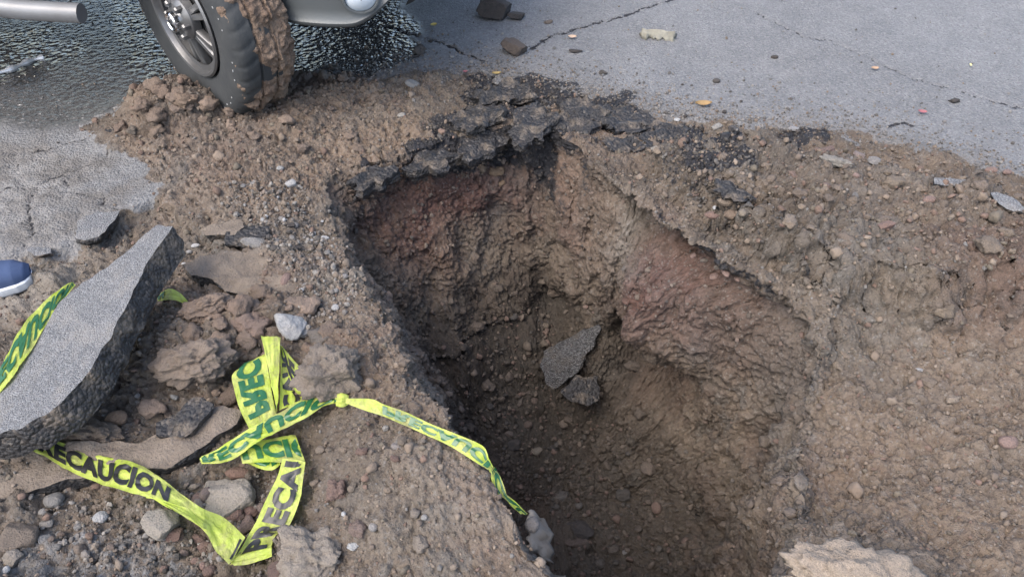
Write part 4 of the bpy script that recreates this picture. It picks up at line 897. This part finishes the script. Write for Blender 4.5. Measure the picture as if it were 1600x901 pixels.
# wheels: tyre with tread, alloy rim with paired spokes, hub cap, nuts, mud
TR, TW = .373, .108
prof = [(-.078, .205), (-.096, .222), (-.104, .255), (-.108, .295), (-.106, .325), (-.098, .348), (-.086, .361), (-.074, .367), (-.055, .370), (-.046, .371), (-.036, .3715), (-.034, .364), (-.026, .364), (-.024, .372), (-.01, .373), (.01, .373), (.024, .372), (.026, .364), (.034, .364), (.036, .3715), (.046, .371), (.055, .370), (.074, .367), (.086, .361), (.098, .348), (.106, .325), (.108, .295), (.104, .255), (.096, .222), (.078, .205)]
seg = 288; TG = lathe_y(prof, seg)
for i, (y, r) in enumerate(prof):
    if abs(y) > .04 and r > .34:
        k = np.arange(seg); cut = ((k + int(abs(y) * 60)) % 8 < 2)
        TG[i, cut] *= np.array([1, 1, 1]) - np.array([.010, 0, .010])
WH = []
tyre_me = None
def make_wheel():
    rim = bmesh.new(); grid_bm(lathe_y([(-.085, .170), (-.088, .205), (-.100, .212), (-.106, .206), (-.104, .196), (-.09, .190), (-.05, .182), (.06, .178), (.078, .205)], 72), closed_v=True, bm=rim)
    for k in range(6):
        for dlt in (-.16, .16):
            t = k * np.pi / 3 + dlt * .75; pts = []
            G = []
            for r, hw, y0, d in ((.045, .015, -.088, .03), (.08, .013, -.094, .03), (.13, .012, -.086, .028), (.17, .014, -.078, .03), (.195, .018, -.082, .03)):
                tt_ = t + dlt * (r - .05) * 1.0; er = np.array([math.cos(tt_), 0, math.sin(tt_)]); et = np.array([-math.sin(tt_), 0, math.cos(tt_)]); ey = np.array([0, 1, 0])
                G.append([er * r + et * hw * a_ + ey * (y0 + d * b_) for a_, b_ in ((-1, .25), (-.7, 0), (.7, 0), (1, .25), (.8, 1), (-.8, 1))])
            grid_bm(np.array(G), closed_v=True, bm=rim)
    w_ = bm_obj('wheel', rim, M_ALLOY, CAR, sharp=35)
    bm_obj('tyre', grid_bm(TG, closed_v=True), M_RUB, w_, sharp=30)
    bm = grid_bm(lathe_y([(-.03, .165), (-.03, .001)], 48), closed_v=True); grid_bm(lathe_y([(-.055, .13), (-.06, .12), (-.06, .001)], 48), closed_v=True, bm=bm); bm_obj('brake_disc', bm, M_DARK, w_)
    bm_obj('hub_cap', grid_bm(lathe_y([(-.07, .078), (-.098, .074), (-.112, .060), (-.116, .05), (-.118, .001)], 40), closed_v=True), M_ALLOY, w_, sharp=30)
    bm_obj('cap_ring', grid_bm(lathe_y([(-.114, .034), (-.138, .034), (-.142, .030), (-.138, .026), (-.120, .026)], 36), closed_v=True), M_CHROME, w_, sharp=30)
    for k in range(6):
        t = k * np.pi / 3 + .5; g_ = lathe_y([(-.09, .013), (-.124, .0125), (-.13, .009), (-.131, .001)], 6); g_[..., 0] += .058 * math.cos(t); g_[..., 2] += .058 * math.sin(t); bm_obj('wheel_nut', grid_bm(g_, closed_v=True), M_ALLOY, w_, False)
    bm = bmesh.new()
    for k, (a0, ln, rr) in enumerate([(q_ * .115, .012 if q_ % 3 else .02, .318) for q_ in range(-26, 28) if q_ not in (-9, -8, -7, 0, 1, 5, 6, 12, 13)]):
        er = Vector((math.cos(a0), 0, math.sin(a0))); m_ = Matrix.Rotation(-a0, 4, 'Y'); box_bm(bm, er * (rr + .006 * (k % 2)) + Vector((0, -.1075, 0)), (.005, .0015, ln * .36), m_)
    bm_obj('sidewall_print', bm, M_MARK, w_, False)
    return w_
def mud_on(w_, seed, amount):
    n0 = TG.shape[0]; T4 = catmull(TG.reshape(n0, -1), (n0 - 1) * 4 + 1).reshape(-1, seg, 3)
    T4 = np.stack([T4, (T4 + np.roll(T4, -1, 1)) / 2], 2).reshape(len(T4), -1, 3)
    V = T4.reshape(-1, 3); nn = V / np.linalg.norm(V * [1, 0, 1], axis=1)[:, None]; ysc = V[:, 1]
    q_ = fbm(V + seed, 7, 3, seed) * .8 + amount + 1.5 * ysc + .22 * fbm(V + seed, 24, 4, 9, .6) - .5 * sstep(-.02, -.09, ysc)
    h_ = np.clip(q_, -.25, .5); D_ = .036 * h_ * (.55 + .9 * np.abs(fbm(V + seed, 22, 3, 3))) + .007 * fbm(V, 45, 4, 8, .65) * sstep(-.05, .2, q_) + .0015
    V2 = V + nn * [1, 0, 1] * D_[:, None] + np.array([0, 1, 0]) * (np.sign(ysc) * (np.abs(ysc) > .09) * .5 * D_)[:, None]
    n_, m_ = T4.shape[:2]; I, J = np.meshgrid(np.arange(n_ - 1), np.arange(m_), indexing='ij'); Jn = (J + 1) % m_
    F_ = np.stack([I * m_ + J, (I + 1) * m_ + J, (I + 1) * m_ + Jn, I * m_ + Jn], -1).reshape(-1, 4); F_ = F_[(q_[F_] > -.12).sum(1) >= 3]
    F_ = F_[(np.abs(V[F_[:, 0], 1]) < .106) & (np.hypot(V[F_[:, 0], 0], V[F_[:, 0], 2]) > .30)]
    used, inv = np.unique(F_, return_inverse=True); o_ = link('mud', mesh_np('mud', V2[used], inv.reshape(-1, 4), M_MUD), w_); o_['label'] = 'brown mud caked on the tread'
w0 = make_wheel(); STEER = R_(-44) - CAR_A
kids = list(w0.children)
for i, (x, y, rz) in enumerate(((AX, -HT, STEER), (AX, HT, np.pi + STEER), (-AX, -HT, 0), (-AX, HT, np.pi))):
    if i: 
        w_ = w0.copy(); COL.objects.link(w_); w_.parent = CAR
        for c_ in kids: k_ = c_.copy(); COL.objects.link(k_); k_.parent = w_
    else: w_ = w0
    w_.location = (x, y, TR - .012); w_.rotation_euler = (0, [.5, 1.1, 2.0, 2.6][i], rz)
    if i: w_.rotation_euler = Matrix.Rotation(rz, 4, 'Z').to_euler()
w0.rotation_euler = (Matrix.Rotation(STEER, 4, 'Z') @ Matrix.Rotation(R_(1), 4, 'X') @ Matrix.Rotation(.62, 4, 'Y')).to_euler()
mud_on(w0, 3, .20); w0['label'] = 'front wheel turned outwards, tread caked with mud'

# ------------------------------------------------------------------ odd bits lying about
M_SHOE = simple('blue_canvas', (.035, .06, .13), .85, 0, 400, .001, vary=(20, (.05, .08, .16))); M_SOLE = simple('white_rubber', (.62, .65, .68), .5, 0, 60, .001, vary=(12, (.5, .52, .54))); M_LACE = simple('lace', (.6, .6, .6), .9)
tip = at(46, 418, .02); SH = bpy.data.objects.new('shoe', None); COL.objects.link(SH); SH.location = (tip[0], tip[1], hit(20, 442)[0].z + .002); SH.rotation_euler = (0, 0, R_(22))
tag(SH, 'toe of a blue canvas shoe with white rubber sole, cut by the left photo edge', 'shoe')
def outline(s, gr=0.0):                                         # half widths of a foot shape, s 0 toe .. 1 heel
    return (np.interp(s, [0, .02, .06, .14, .3, .5, .7, .9, .97, 1], [.004, .02, .034, .045, .05, .042, .035, .034, .024, .004]) + gr)
ss = np.r_[np.linspace(0, .15, 16), np.linspace(.18, .9, 26), np.linspace(.91, 1, 10)]
def shoe_rows(levels): return np.array([[(-.285 * s + (.004 * (1 if s < .5 else -1) * gr * 100 if False else 0), sg * outline(s, gr if 0.01 < s < .99 else 0), z_(s) if callable(z_) else z_) for (gr, z_, sg) in levels] for s in ss])
bm_obj('sole', grid_bm(shoe_rows([(0, 0.0, -1), (.004, .006, -1), (.005, .026, -1), (.0, .030, -1), (-.003, .030, -1), (-.003, .030, 1), (0, .030, 1), (.005, .026, 1), (.004, .006, 1), (0, 0.0, 1)]), closed_v=True), M_SOLE, SH)
top = lambda f: (lambda s: .028 + f * np.interp(s, [0, .05, .15, .3, .5, .6, .8, 1], [.0, .028, .042, .05, .075, .085, .07, .05]))
bm_obj('upper', grid_bm(shoe_rows([(-.002, .028, -1), (.0, top(.4), -1), (-.006, top(.75), -1), (-.022, top(.95), -1), (-.05, top(1), -1), (-.022, top(.95), 1), (-.006, top(.75), 1), (.0, top(.4), 1), (-.002, .028, 1)])), M_SHOE, SH)
for k in range(5):
    s_ = .3 + .06 * k; z_ = top(1.02)(s_); bm_obj('lace', grid_bm(tube_grid([(-.285 * s_, -.022, z_ - .006), (-.285 * s_, 0, z_ + .003), (-.285 * s_, .022, z_ - .006)], .0035, 8), closed_v=True), M_LACE, SH)
def leaf(px, py, w_, rot, col, label, cat='leaf', curl=.25, asp=.45, name='dry_leaf', jag=0.0):
    p, n = hit(px, py); L = w_ * depth_of(p) / CAM_F; G = []
    for i in range(13):
        t = i / 12; hw = asp * L * math.sin(math.pi * (t * .94 + .03)) ** .8 / 2
        G.append([((t - .5) * L, v * hw * (1 + jag * perlin(np.array([[t * 9, v, px]]), 1)[0]), curl * L * (abs(v) ** 1.5 * .5 + (t - .5) ** 2)) for v in np.linspace(-1, 1, 7)])
    o = bm_obj(name, grid_bm(np.array(G)), simple(name, col, .7, 0, 120, .001, vary=(30, tuple(c * .7 for c in col))), None); o.location = p + Vector((0, 0, .008)); o.rotation_euler = (R_(12), 0, R_(rot)); return tag(o, label, cat)
leaf(1098, 166, 26, 2, (.28, .185, .08), 'yellow orange dry leaf on the road edge, largest leaf in the photo')
leaf(678, 42, 11, 30, (.4, .31, .09), 'small yellow leaf on the road near the car bumper', asp=.7)
leaf(776, 118, 14, 10, (.30, .22, .08), 'yellow leaf scrap on the black crumbs')
leaf(1366, 110, 12, 0, (.34, .23, .15), 'orange brown leaf scrap out on the clear road', asp=.6)
leaf(1440, 178, 13, -20, (.27, .10, .11), 'red paper scrap on the road at right', 'paper scrap', name='red_scrap', asp=.6)
leaf(727, 115, 8, 10, (.27, .10, .11), 'tiny red scrap on the black crumbs behind the hole', 'paper scrap', name='red_scrap', asp=.6)
leaf(1515, 105, 9, 70, (.65, .6, .3), 'tiny pale yellow scrap on the road, far right', 'paper scrap', name='pale_scrap', asp=.5)
leaf(894, 61, 13, 0, (.45, .33, .24), 'small beige flake on the road just right of the crack', 'paper scrap', name='beige_scrap', asp=.6)
# splintered piece of pale wood: ridged board
p, n = hit(1028, 58); k = depth_of(p) / CAM_F; bm = bmesh.new(); G = []
for i in range(15):
    t = i / 14; x = (t - .5) * 52 * k; e0 = .012 * math.sin(i * 2.3) + .006 * math.sin(i * 5.1)
    G.append([(x + (.01 * math.sin(j * 3 + 1) if i in (0, 14) else 0), (-.5 + j / 8) * .062 + e0 * (1 if j in (0, 8) else .2), .012 + .010 * math.sin(j * 2.1 + i * .25) + (-.02 if j in (0, 8) else 0)) for j in range(9)])
wd = bm_obj('wood_scrap', grid_bm(np.array(G)), simple('weathered_wood', (.27, .26, .21), .85, 0, 90, .003, vary=(25, (.17, .165, .135))), None); wd.location = p + Vector((0, 0, .006)); wd.rotation_euler = (0, 0, R_(-8))
md = wd.modifiers.new('thick', 'SOLIDIFY'); md.thickness = .012
tag(wd, 'splintered piece of pale greenish wood lying on the grey road', 'wood scrap')
# strip of metal on the wet road
pts = [hit(x, y)[0] + Vector((0, 0, .012)) for x, y in ((-20, 122), (8, 116), (30, 108), (50, 99), (70, 94))]
ms = bm_obj('metal_strip', grid_bm(tube_grid(catmull(np.array([q_[:] for q_ in pts]), 24), [.011 + .004 * math.sin(i * .9) for i in range(24)], 8), closed_v=True), simple('grey_metal', (.42, .44, .46), .4, .4, 60, .002), None)
tag(ms, 'grey bent strip lying on the wet road under the side step', 'metal strip')
# muddy scrap of pale sheet with a grey stone, hanging on the rim by the tape's tail
base = at(838, 822, -.02); G = []
for i in range(12):
    for_ = i / 11
    G.append([base + np.array([(for_ - .35) * .055 + .005 * math.sin(j * 1.7 + i * .4), (.5 - j / 9) * .075 + .004 * math.sin(i * 1.1 + j), -.07 * for_ ** 1.5 + .003 * math.sin(i * .9 + j * .9) - .03 * (j / 9)]) for j in range(10)])
sh = bm_obj('sheet_scrap', grid_bm(np.array(G)), simple('muddy_sheet', (.2, .18, .155), .6, 0, 60, .003, vary=(20, (.13, .11, .09))), None); md = sh.modifiers.new('thick', 'SOLIDIFY'); md.thickness = .003
tag(sh, 'muddy pale sheet scrap hanging at the rim below the tape tail', 'sheet scrap')
o = link('stone', stone_mesh('round', 2, 3)); o.scale = (.017, .019, .016); o.location = base + np.array([-.008, .0, .008]); o.color = (.17, .165, .165, 1); tag(o, 'smooth grey stone on the muddy pale sheet at the rim', 'stone')

# ------------------------------------------------------------------ loose pebbles one can count, then grit and crumbs as stuff
def project(Pw):
    c, s_ = math.cos(R_(CAM_P)), math.sin(R_(CAM_P)); q_ = Pw - np.array([0, 0, CAM_H]); d_ = q_[:, 1] * c - q_[:, 2] * s_
    return 800 + CAM_F * q_[:, 0] / d_, 450.5 - CAM_F * (q_[:, 1] * s_ + q_[:, 2] * c) / d_, d_
PP = P1[:-1]; rn = np.random.RandomState(5)
gx, gy, gd = project(PP)
seen = act & (gx > -150) & (gx < 1750) & (gy > -60) & (gy < 1000) & (gd > .3)
cell = (RA * np.gradient(TH)[None, :]).ravel() * np.abs(np.gradient(RA, axis=0)).ravel() + .3 * (RA * np.gradient(TH)[None, :]).ravel() * np.abs(np.gradient(P0.reshape(NR, NTH, 3)[..., 2], axis=0)).ravel()
soilw = np.where(OUT, SOIL, 1.0); floor_ = (~OUT) & (WA > .95)
def pick(wt, n_):
    p_ = wt * seen * cell; p_ = p_ / p_.sum(); return rn.choice(len(PP), n_, p=p_)
LANDMARKS = [(774, 16, 'the biggest asphalt lump'), (806, 72, 'the lump at the crack'), (656, 77, 'the dark lump by the bumper'), (646, 128, 'the flat grey stone on the mud'), (942, 113, 'the dark stone on the road'),
 (1026, 58, 'the wood scrap'), (1098, 166, 'the biggest dry leaf'), (1440, 178, 'the red paper scrap'), (1365, 251, 'the angular grey stone on the heap'), (1308, 250, 'the long pale dirt lump'), (1450, 309, 'the smooth pink pebble'),
 (1380, 349, 'the reddish block shaped stone'), (1136, 322, 'the little stone cluster'), (1148, 300, 'the black piece above the cluster'), (1133, 418, 'the pink stone in the right wall'), (1438, 576, 'the pale chip on the slope'), (1574, 688, 'the pink stone at the photo edge'),
 (1335, 890, 'the large tan earth lump'), (508, 371, 'the white stone at the left rim'), (450, 285, 'the white angular stone'), (456, 493, 'the whitish concrete lump'), (400, 377, 'the pale flat concrete scrap'), (447, 432, 'the pink pebble on the plate'),
 (305, 382, 'the white pebble by the slab tip'), (520, 560, 'the biggest clod'), (338, 762, 'the big grey beige rock'), (252, 803, 'the rough beige rock'), (158, 803, 'the round whitish pebble'), (86, 778, 'the grey stone under the plate'), (24, 822, 'the brown flat corner rock'),
 (372, 734, 'the rust red oval stone'), (272, 833, 'the dark red wedge'), (482, 848, 'the large dusty lump'), (530, 758, 'the reddish round stone'), (554, 847, 'the bright white stone'), (655, 846, 'the beige stone on the bank'), (187, 650, 'the orange brown pebble'),
 (296, 590, 'the tan wedge shaped stone'), (320, 545, 'the broad brown clod'), (262, 140, 'the top of the mud heap'), (345, 168, 'the foot of the muddy tyre'), (200, 200, 'the left foot of the mud heap'), (560, 150, 'the far end of the tan mud'), (430, 230, 'the middle of the tan mud'),
 (838, 702, 'the pale shard in the hole'), (912, 818, 'the large black lump in the hole'), (893, 560, 'the leaning slab in the hole'), (905, 608, 'the black slab piece in the hole'), (1490, 284, 'the long asphalt sliver'), (1280, 515, 'the near end of the heap edge'), (790, 330, 'the red band of the back wall'), (1060, 560, 'the undercut of the right wall'), (640, 740, 'the tape tail')]
COUNTED = []
def hue(c):
    r, g_, b = c; m = (r + g_ + b) / 3
    if m < .055: return 'black'
    if m > .5: return 'white'
    if r / b > 1.6: return 'reddish' if g_ / b < 1.27 else ('brown' if m < .2 else 'tan')
    if r / b > 1.25: return 'brown' if m < .2 else 'beige'
    return 'dark grey' if m < .1 else 'grey' if m < .28 else 'pale grey'
def name_counted():
    ORD = ['closest', 'second closest', 'third closest', 'fourth closest', 'fifth closest', 'sixth closest', 'seventh closest', 'eighth closest', 'ninth closest', 'tenth closest', 'eleventh closest', 'twelfth closest', 'thirteenth closest', 'fourteenth closest']
    fam = {}
    for o, c, noun, where in COUNTED:
        px, py, _ = project(np.array([o.location[:]])); px, py = float(px[0]), float(py[0])
        k = min(range(len(LANDMARKS)), key=lambda q: (LANDMARKS[q][0] - px) ** 2 + 2 * (LANDMARKS[q][1] - py) ** 2); dx, dy = px - LANDMARKS[k][0], py - LANDMARKS[k][1]
        d = ('right of' if dx > 0 else 'left of') if abs(dx) > 1.3 * abs(dy) else ('below' if dy > 0 else 'above')
        fam.setdefault((hue(c), noun, d, LANDMARKS[k][2]), []).append((math.hypot(dx, dy), o))
    for (h_, noun, d, lm), L in fam.items():
        for r, (_, o) in enumerate(sorted(L, key=lambda t: t[0])): o['label'] = ('' if len(L) == 1 else ORD[min(r, 13)] + ' ') + f'{h_} {noun} {d} {lm}'
def pebbles(wt, n_, r0, r1, cols, label, group, kind='round', name='pebble', sub=2, sink=.35):
    for i in pick(wt, n_):
        o = link(name, stone_mesh(kind, rn.randint(6), sub)); r = r0 + (r1 - r0) * rn.rand() ** 1.8; o.scale = (r, r * rn.uniform(.7, 1), r * rn.uniform(.5, .85)); o.rotation_euler = (0, 0, rn.uniform(0, 6.3))
        o.location = PP[i] + GN[i] * r * sink; c = cols[rn.randint(len(cols))]; f = rn.uniform(.8, 1.2); o.color = (c[0] * f, c[1] * f, c[2] * f, 1); tag(o, label, name.replace('_', ' '), group); COUNTED.append((o, c, name.replace('_', ' '), group))
mz = lambda pts: area(pts, .03, .04)
pebbles(mz([(350, 300), (470, 290), (560, 460), (520, 520), (430, 400)]), 46, .006, .013, [PGR, WHT, (.3, .29, .28), DRK], 'small pale pebble in the grey grit of the left rim', 'pebbles in the left rim grit')
pebbles(mz([(340, 720), (420, 700), (430, 800), (380, 860), (250, 880), (230, 840)]), 26, .009, .018, [RDB, (.24, .15, .12), (.2, .15, .13)], 'small red pebble among the tape loops', 'red pebbles among the tape loops')
pebbles(mz([(60, 760), (220, 770), (240, 860), (120, 880), (60, 830)]), 34, .005, .011, [GRY, PGR, (.2, .15, .12)], 'small grey pebble on the ground below the lower tape run', 'pebbles below the lower tape')
pebbles(mz([(480, 650), (620, 660), (720, 800), (640, 880), (470, 800)]), 22, .008, .017, [TAN, (.25, .2, .15), RDB, (.26, .22, .18)], 'small brown pebble in the coarse dirt under the tape tail', 'pebbles in the dirt under the tape tail', 'clod')
pebbles(asph * np.clip(grit, 0, 1) ** 2 * (gy > 20), 36, .006, .012, [DRK, BLK, GRY, PGR], 'small stone scattered on the road near the hole', 'stones scattered on the road')
pebbles(heap * soilw, 34, .007, .015, [TAN, PNK, GRY, RDB, DRK], 'small stone sticking out of the spoil heap', 'stones in the spoil heap', 'angular')
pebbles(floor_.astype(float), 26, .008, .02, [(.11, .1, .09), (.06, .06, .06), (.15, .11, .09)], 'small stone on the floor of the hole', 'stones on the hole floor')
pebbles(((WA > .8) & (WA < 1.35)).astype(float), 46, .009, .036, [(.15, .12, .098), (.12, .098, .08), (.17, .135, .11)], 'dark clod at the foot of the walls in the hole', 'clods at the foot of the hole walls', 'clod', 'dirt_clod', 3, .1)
MC = [(.27, .19, .14), (.24, .175, .13), (.30, .22, .165), (.22, .165, .13)]
pebbles(mz([(195, 210), (240, 130), (335, 112), (352, 165), (335, 225)]), 46, .014, .045, MC, 'mud clod in the heap in front of the tyre', 'mud clods in the heap by the tyre', 'clod', 'mud_clod', 3, .2)
pebbles(mz([(440, 122), (560, 118), (640, 170), (560, 240), (400, 260), (350, 200)]), 34, .010, .034, MC, 'mud clod on the tan mud between tyre and hole', 'mud clods between tyre and hole', 'clod', 'mud_clod', 3, .15)
pebbles(mz([(245, 520), (420, 455), (560, 520), (520, 640), (250, 640)]), 44, .012, .042, MC, 'brown clod in the lumpy soil between slab and tape', 'clods between slab and tape', 'clod', 'dirt_clod', 3, .2)
pebbles(heap * soilw, 60, .010, .036, [(.25, .195, .145), (.28, .22, .16), (.21, .165, .13), (.25, .17, .14)], 'brown clod lying on the spoil heap', 'clods on the spoil heap', 'clod', 'dirt_clod', 3, .15)
pebbles(drop * soilw * OUT, 26, .008, .024, [(.27, .215, .16), (.24, .19, .145)], 'tan clod on the slope right of the hole', 'clods on the right slope', 'clod', 'dirt_clod', 3, .1)
def stuff(name, wt, n_, r_med, kinds, cols, mat_rough, sub=1, spread=.45, rmax=.02, sink=.3):
    idx = pick(wt, n_); Vs, Fs, Cs = [], [], []
    prot = [stone_shape(60 + k, kd, sub)[0] for k, kd in enumerate(kinds)]; F_ = ICO[sub][1]; nv = len(prot[0])
    r = np.clip(r_med * np.exp(rn.normal(0, spread, n_)), .002, rmax); which = rn.randint(len(prot), size=n_)
    V = np.stack(prot)[which]; q_ = rn.normal(size=(n_, 4)); q_ /= np.linalg.norm(q_, axis=1)[:, None]; a_, b_, c_, d_ = q_.T
    Rm = np.stack([1 - 2 * (c_ * c_ + d_ * d_), 2 * (b_ * c_ - a_ * d_), 2 * (b_ * d_ + a_ * c_), 2 * (b_ * c_ + a_ * d_), 1 - 2 * (b_ * b_ + d_ * d_), 2 * (c_ * d_ - a_ * b_), 2 * (b_ * d_ - a_ * c_), 2 * (c_ * d_ + a_ * b_), 1 - 2 * (b_ * b_ + c_ * c_)], 1).reshape(-1, 3, 3)
    V = V * rn.uniform(.6, 1.1, (n_, 1, 3)); V = np.einsum('nij,nkj->nki', Rm, V) * r[:, None, None] + (PP[idx] + GN[idx] * (r * (1 - 2 * sink))[:, None])[:, None, :]
    cc = .64 * np.array(cols)[rn.randint(len(cols), size=n_)] * rn.uniform(.75, 1.25, (n_, 1))
    me = mesh_np(name, V.reshape(-1, 3), (F_[None] + (np.arange(n_) * nv)[:, None, None]).reshape(-1, 3), None, sub > 1)
    ca = me.color_attributes.new('tint', 'FLOAT_COLOR', 'POINT'); ca.data.foreach_set('color', np.repeat(np.c_[cc, np.ones(n_)], nv, 0).astype(np.float32).ravel())
    g = NT(name + '_mix', mat_rough); col = g.n('ShaderNodeAttribute', _attribute_name='tint').outputs['Color']; n2 = g.noise(g.pos(), 220, 3, .6)
    me.materials.append(g.out(g.mix(g.mr(n2, .35, .7, 0, .45), col, (.165, .138, .11)), mat_rough, g.bump(n2, .9, .003)))
    o = link(name, me); return tag(o, kind='stuff')
SO = [(.17, .145, .11), (.24, .185, .14), (.16, .125, .1), (.28, .225, .175), (.2, .13, .1)]
stuff('soil_crumbs', soilw * OUT * (.35 + heap + CLAY * .6), 2300, .0065, ['clod'] * 5, SO, .95, 2, .5, .024)
stuff('soil_grit', soilw * OUT, 12000, .0038, ['clod', 'angular', 'round'], SO * 2 + [GRY], .95, 1, .4, .01)
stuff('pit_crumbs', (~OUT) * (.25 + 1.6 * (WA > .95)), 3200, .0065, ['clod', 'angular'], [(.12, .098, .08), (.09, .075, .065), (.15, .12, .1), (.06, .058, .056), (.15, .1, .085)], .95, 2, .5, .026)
stuff('bitumen_crumbs', .6 * np.clip(bit, 0, 1) * OUT * soilw + .015 * grit ** 2 * asph * OUT, 1700, .0052, ['angular', 'clod'], [(.02, .02, .022), (.035, .034, .035), (.05, .05, .05), (.12, .11, .1)], .7, 1, .5, .02)
stuff('road_grit', asph * np.clip(grit, 0, 1) ** 1.5 * OUT + .006 * asph * (gy > -20), 4200, .0034, ['angular', 'round'], [(.2, .2, .2), (.1, .1, .1), (.3, .29, .27), (.22, .17, .13)], .9, 1, .4, .009)
stuff('rim_gravel', np.maximum(mz([(350, 300), (470, 290), (600, 480), (520, 540), (430, 400)]), .7 * mz([(60, 760), (240, 770), (420, 720), (430, 860), (120, 890)])), 2600, .0042, ['round', 'angular'], [(.22,.2,.18), (.33,.31,.28), (.25, .21, .17), DRK, (.2, .16, .13)], .9, 1, .45, .012)
stuff('wall_gravel', (~OUT) * (np.exp(-((WA - .17) / .07) ** 2) * 2.5 + .5 * (WA < .9)), 1300, .0065, ['angular', 'clod'], [(.16, .135, .115), (.22, .18, .15), (.12, .11, .105), (.19, .14, .115), (.15, .12, .098)], .95, 1, .45, .018, .4)
name_counted()
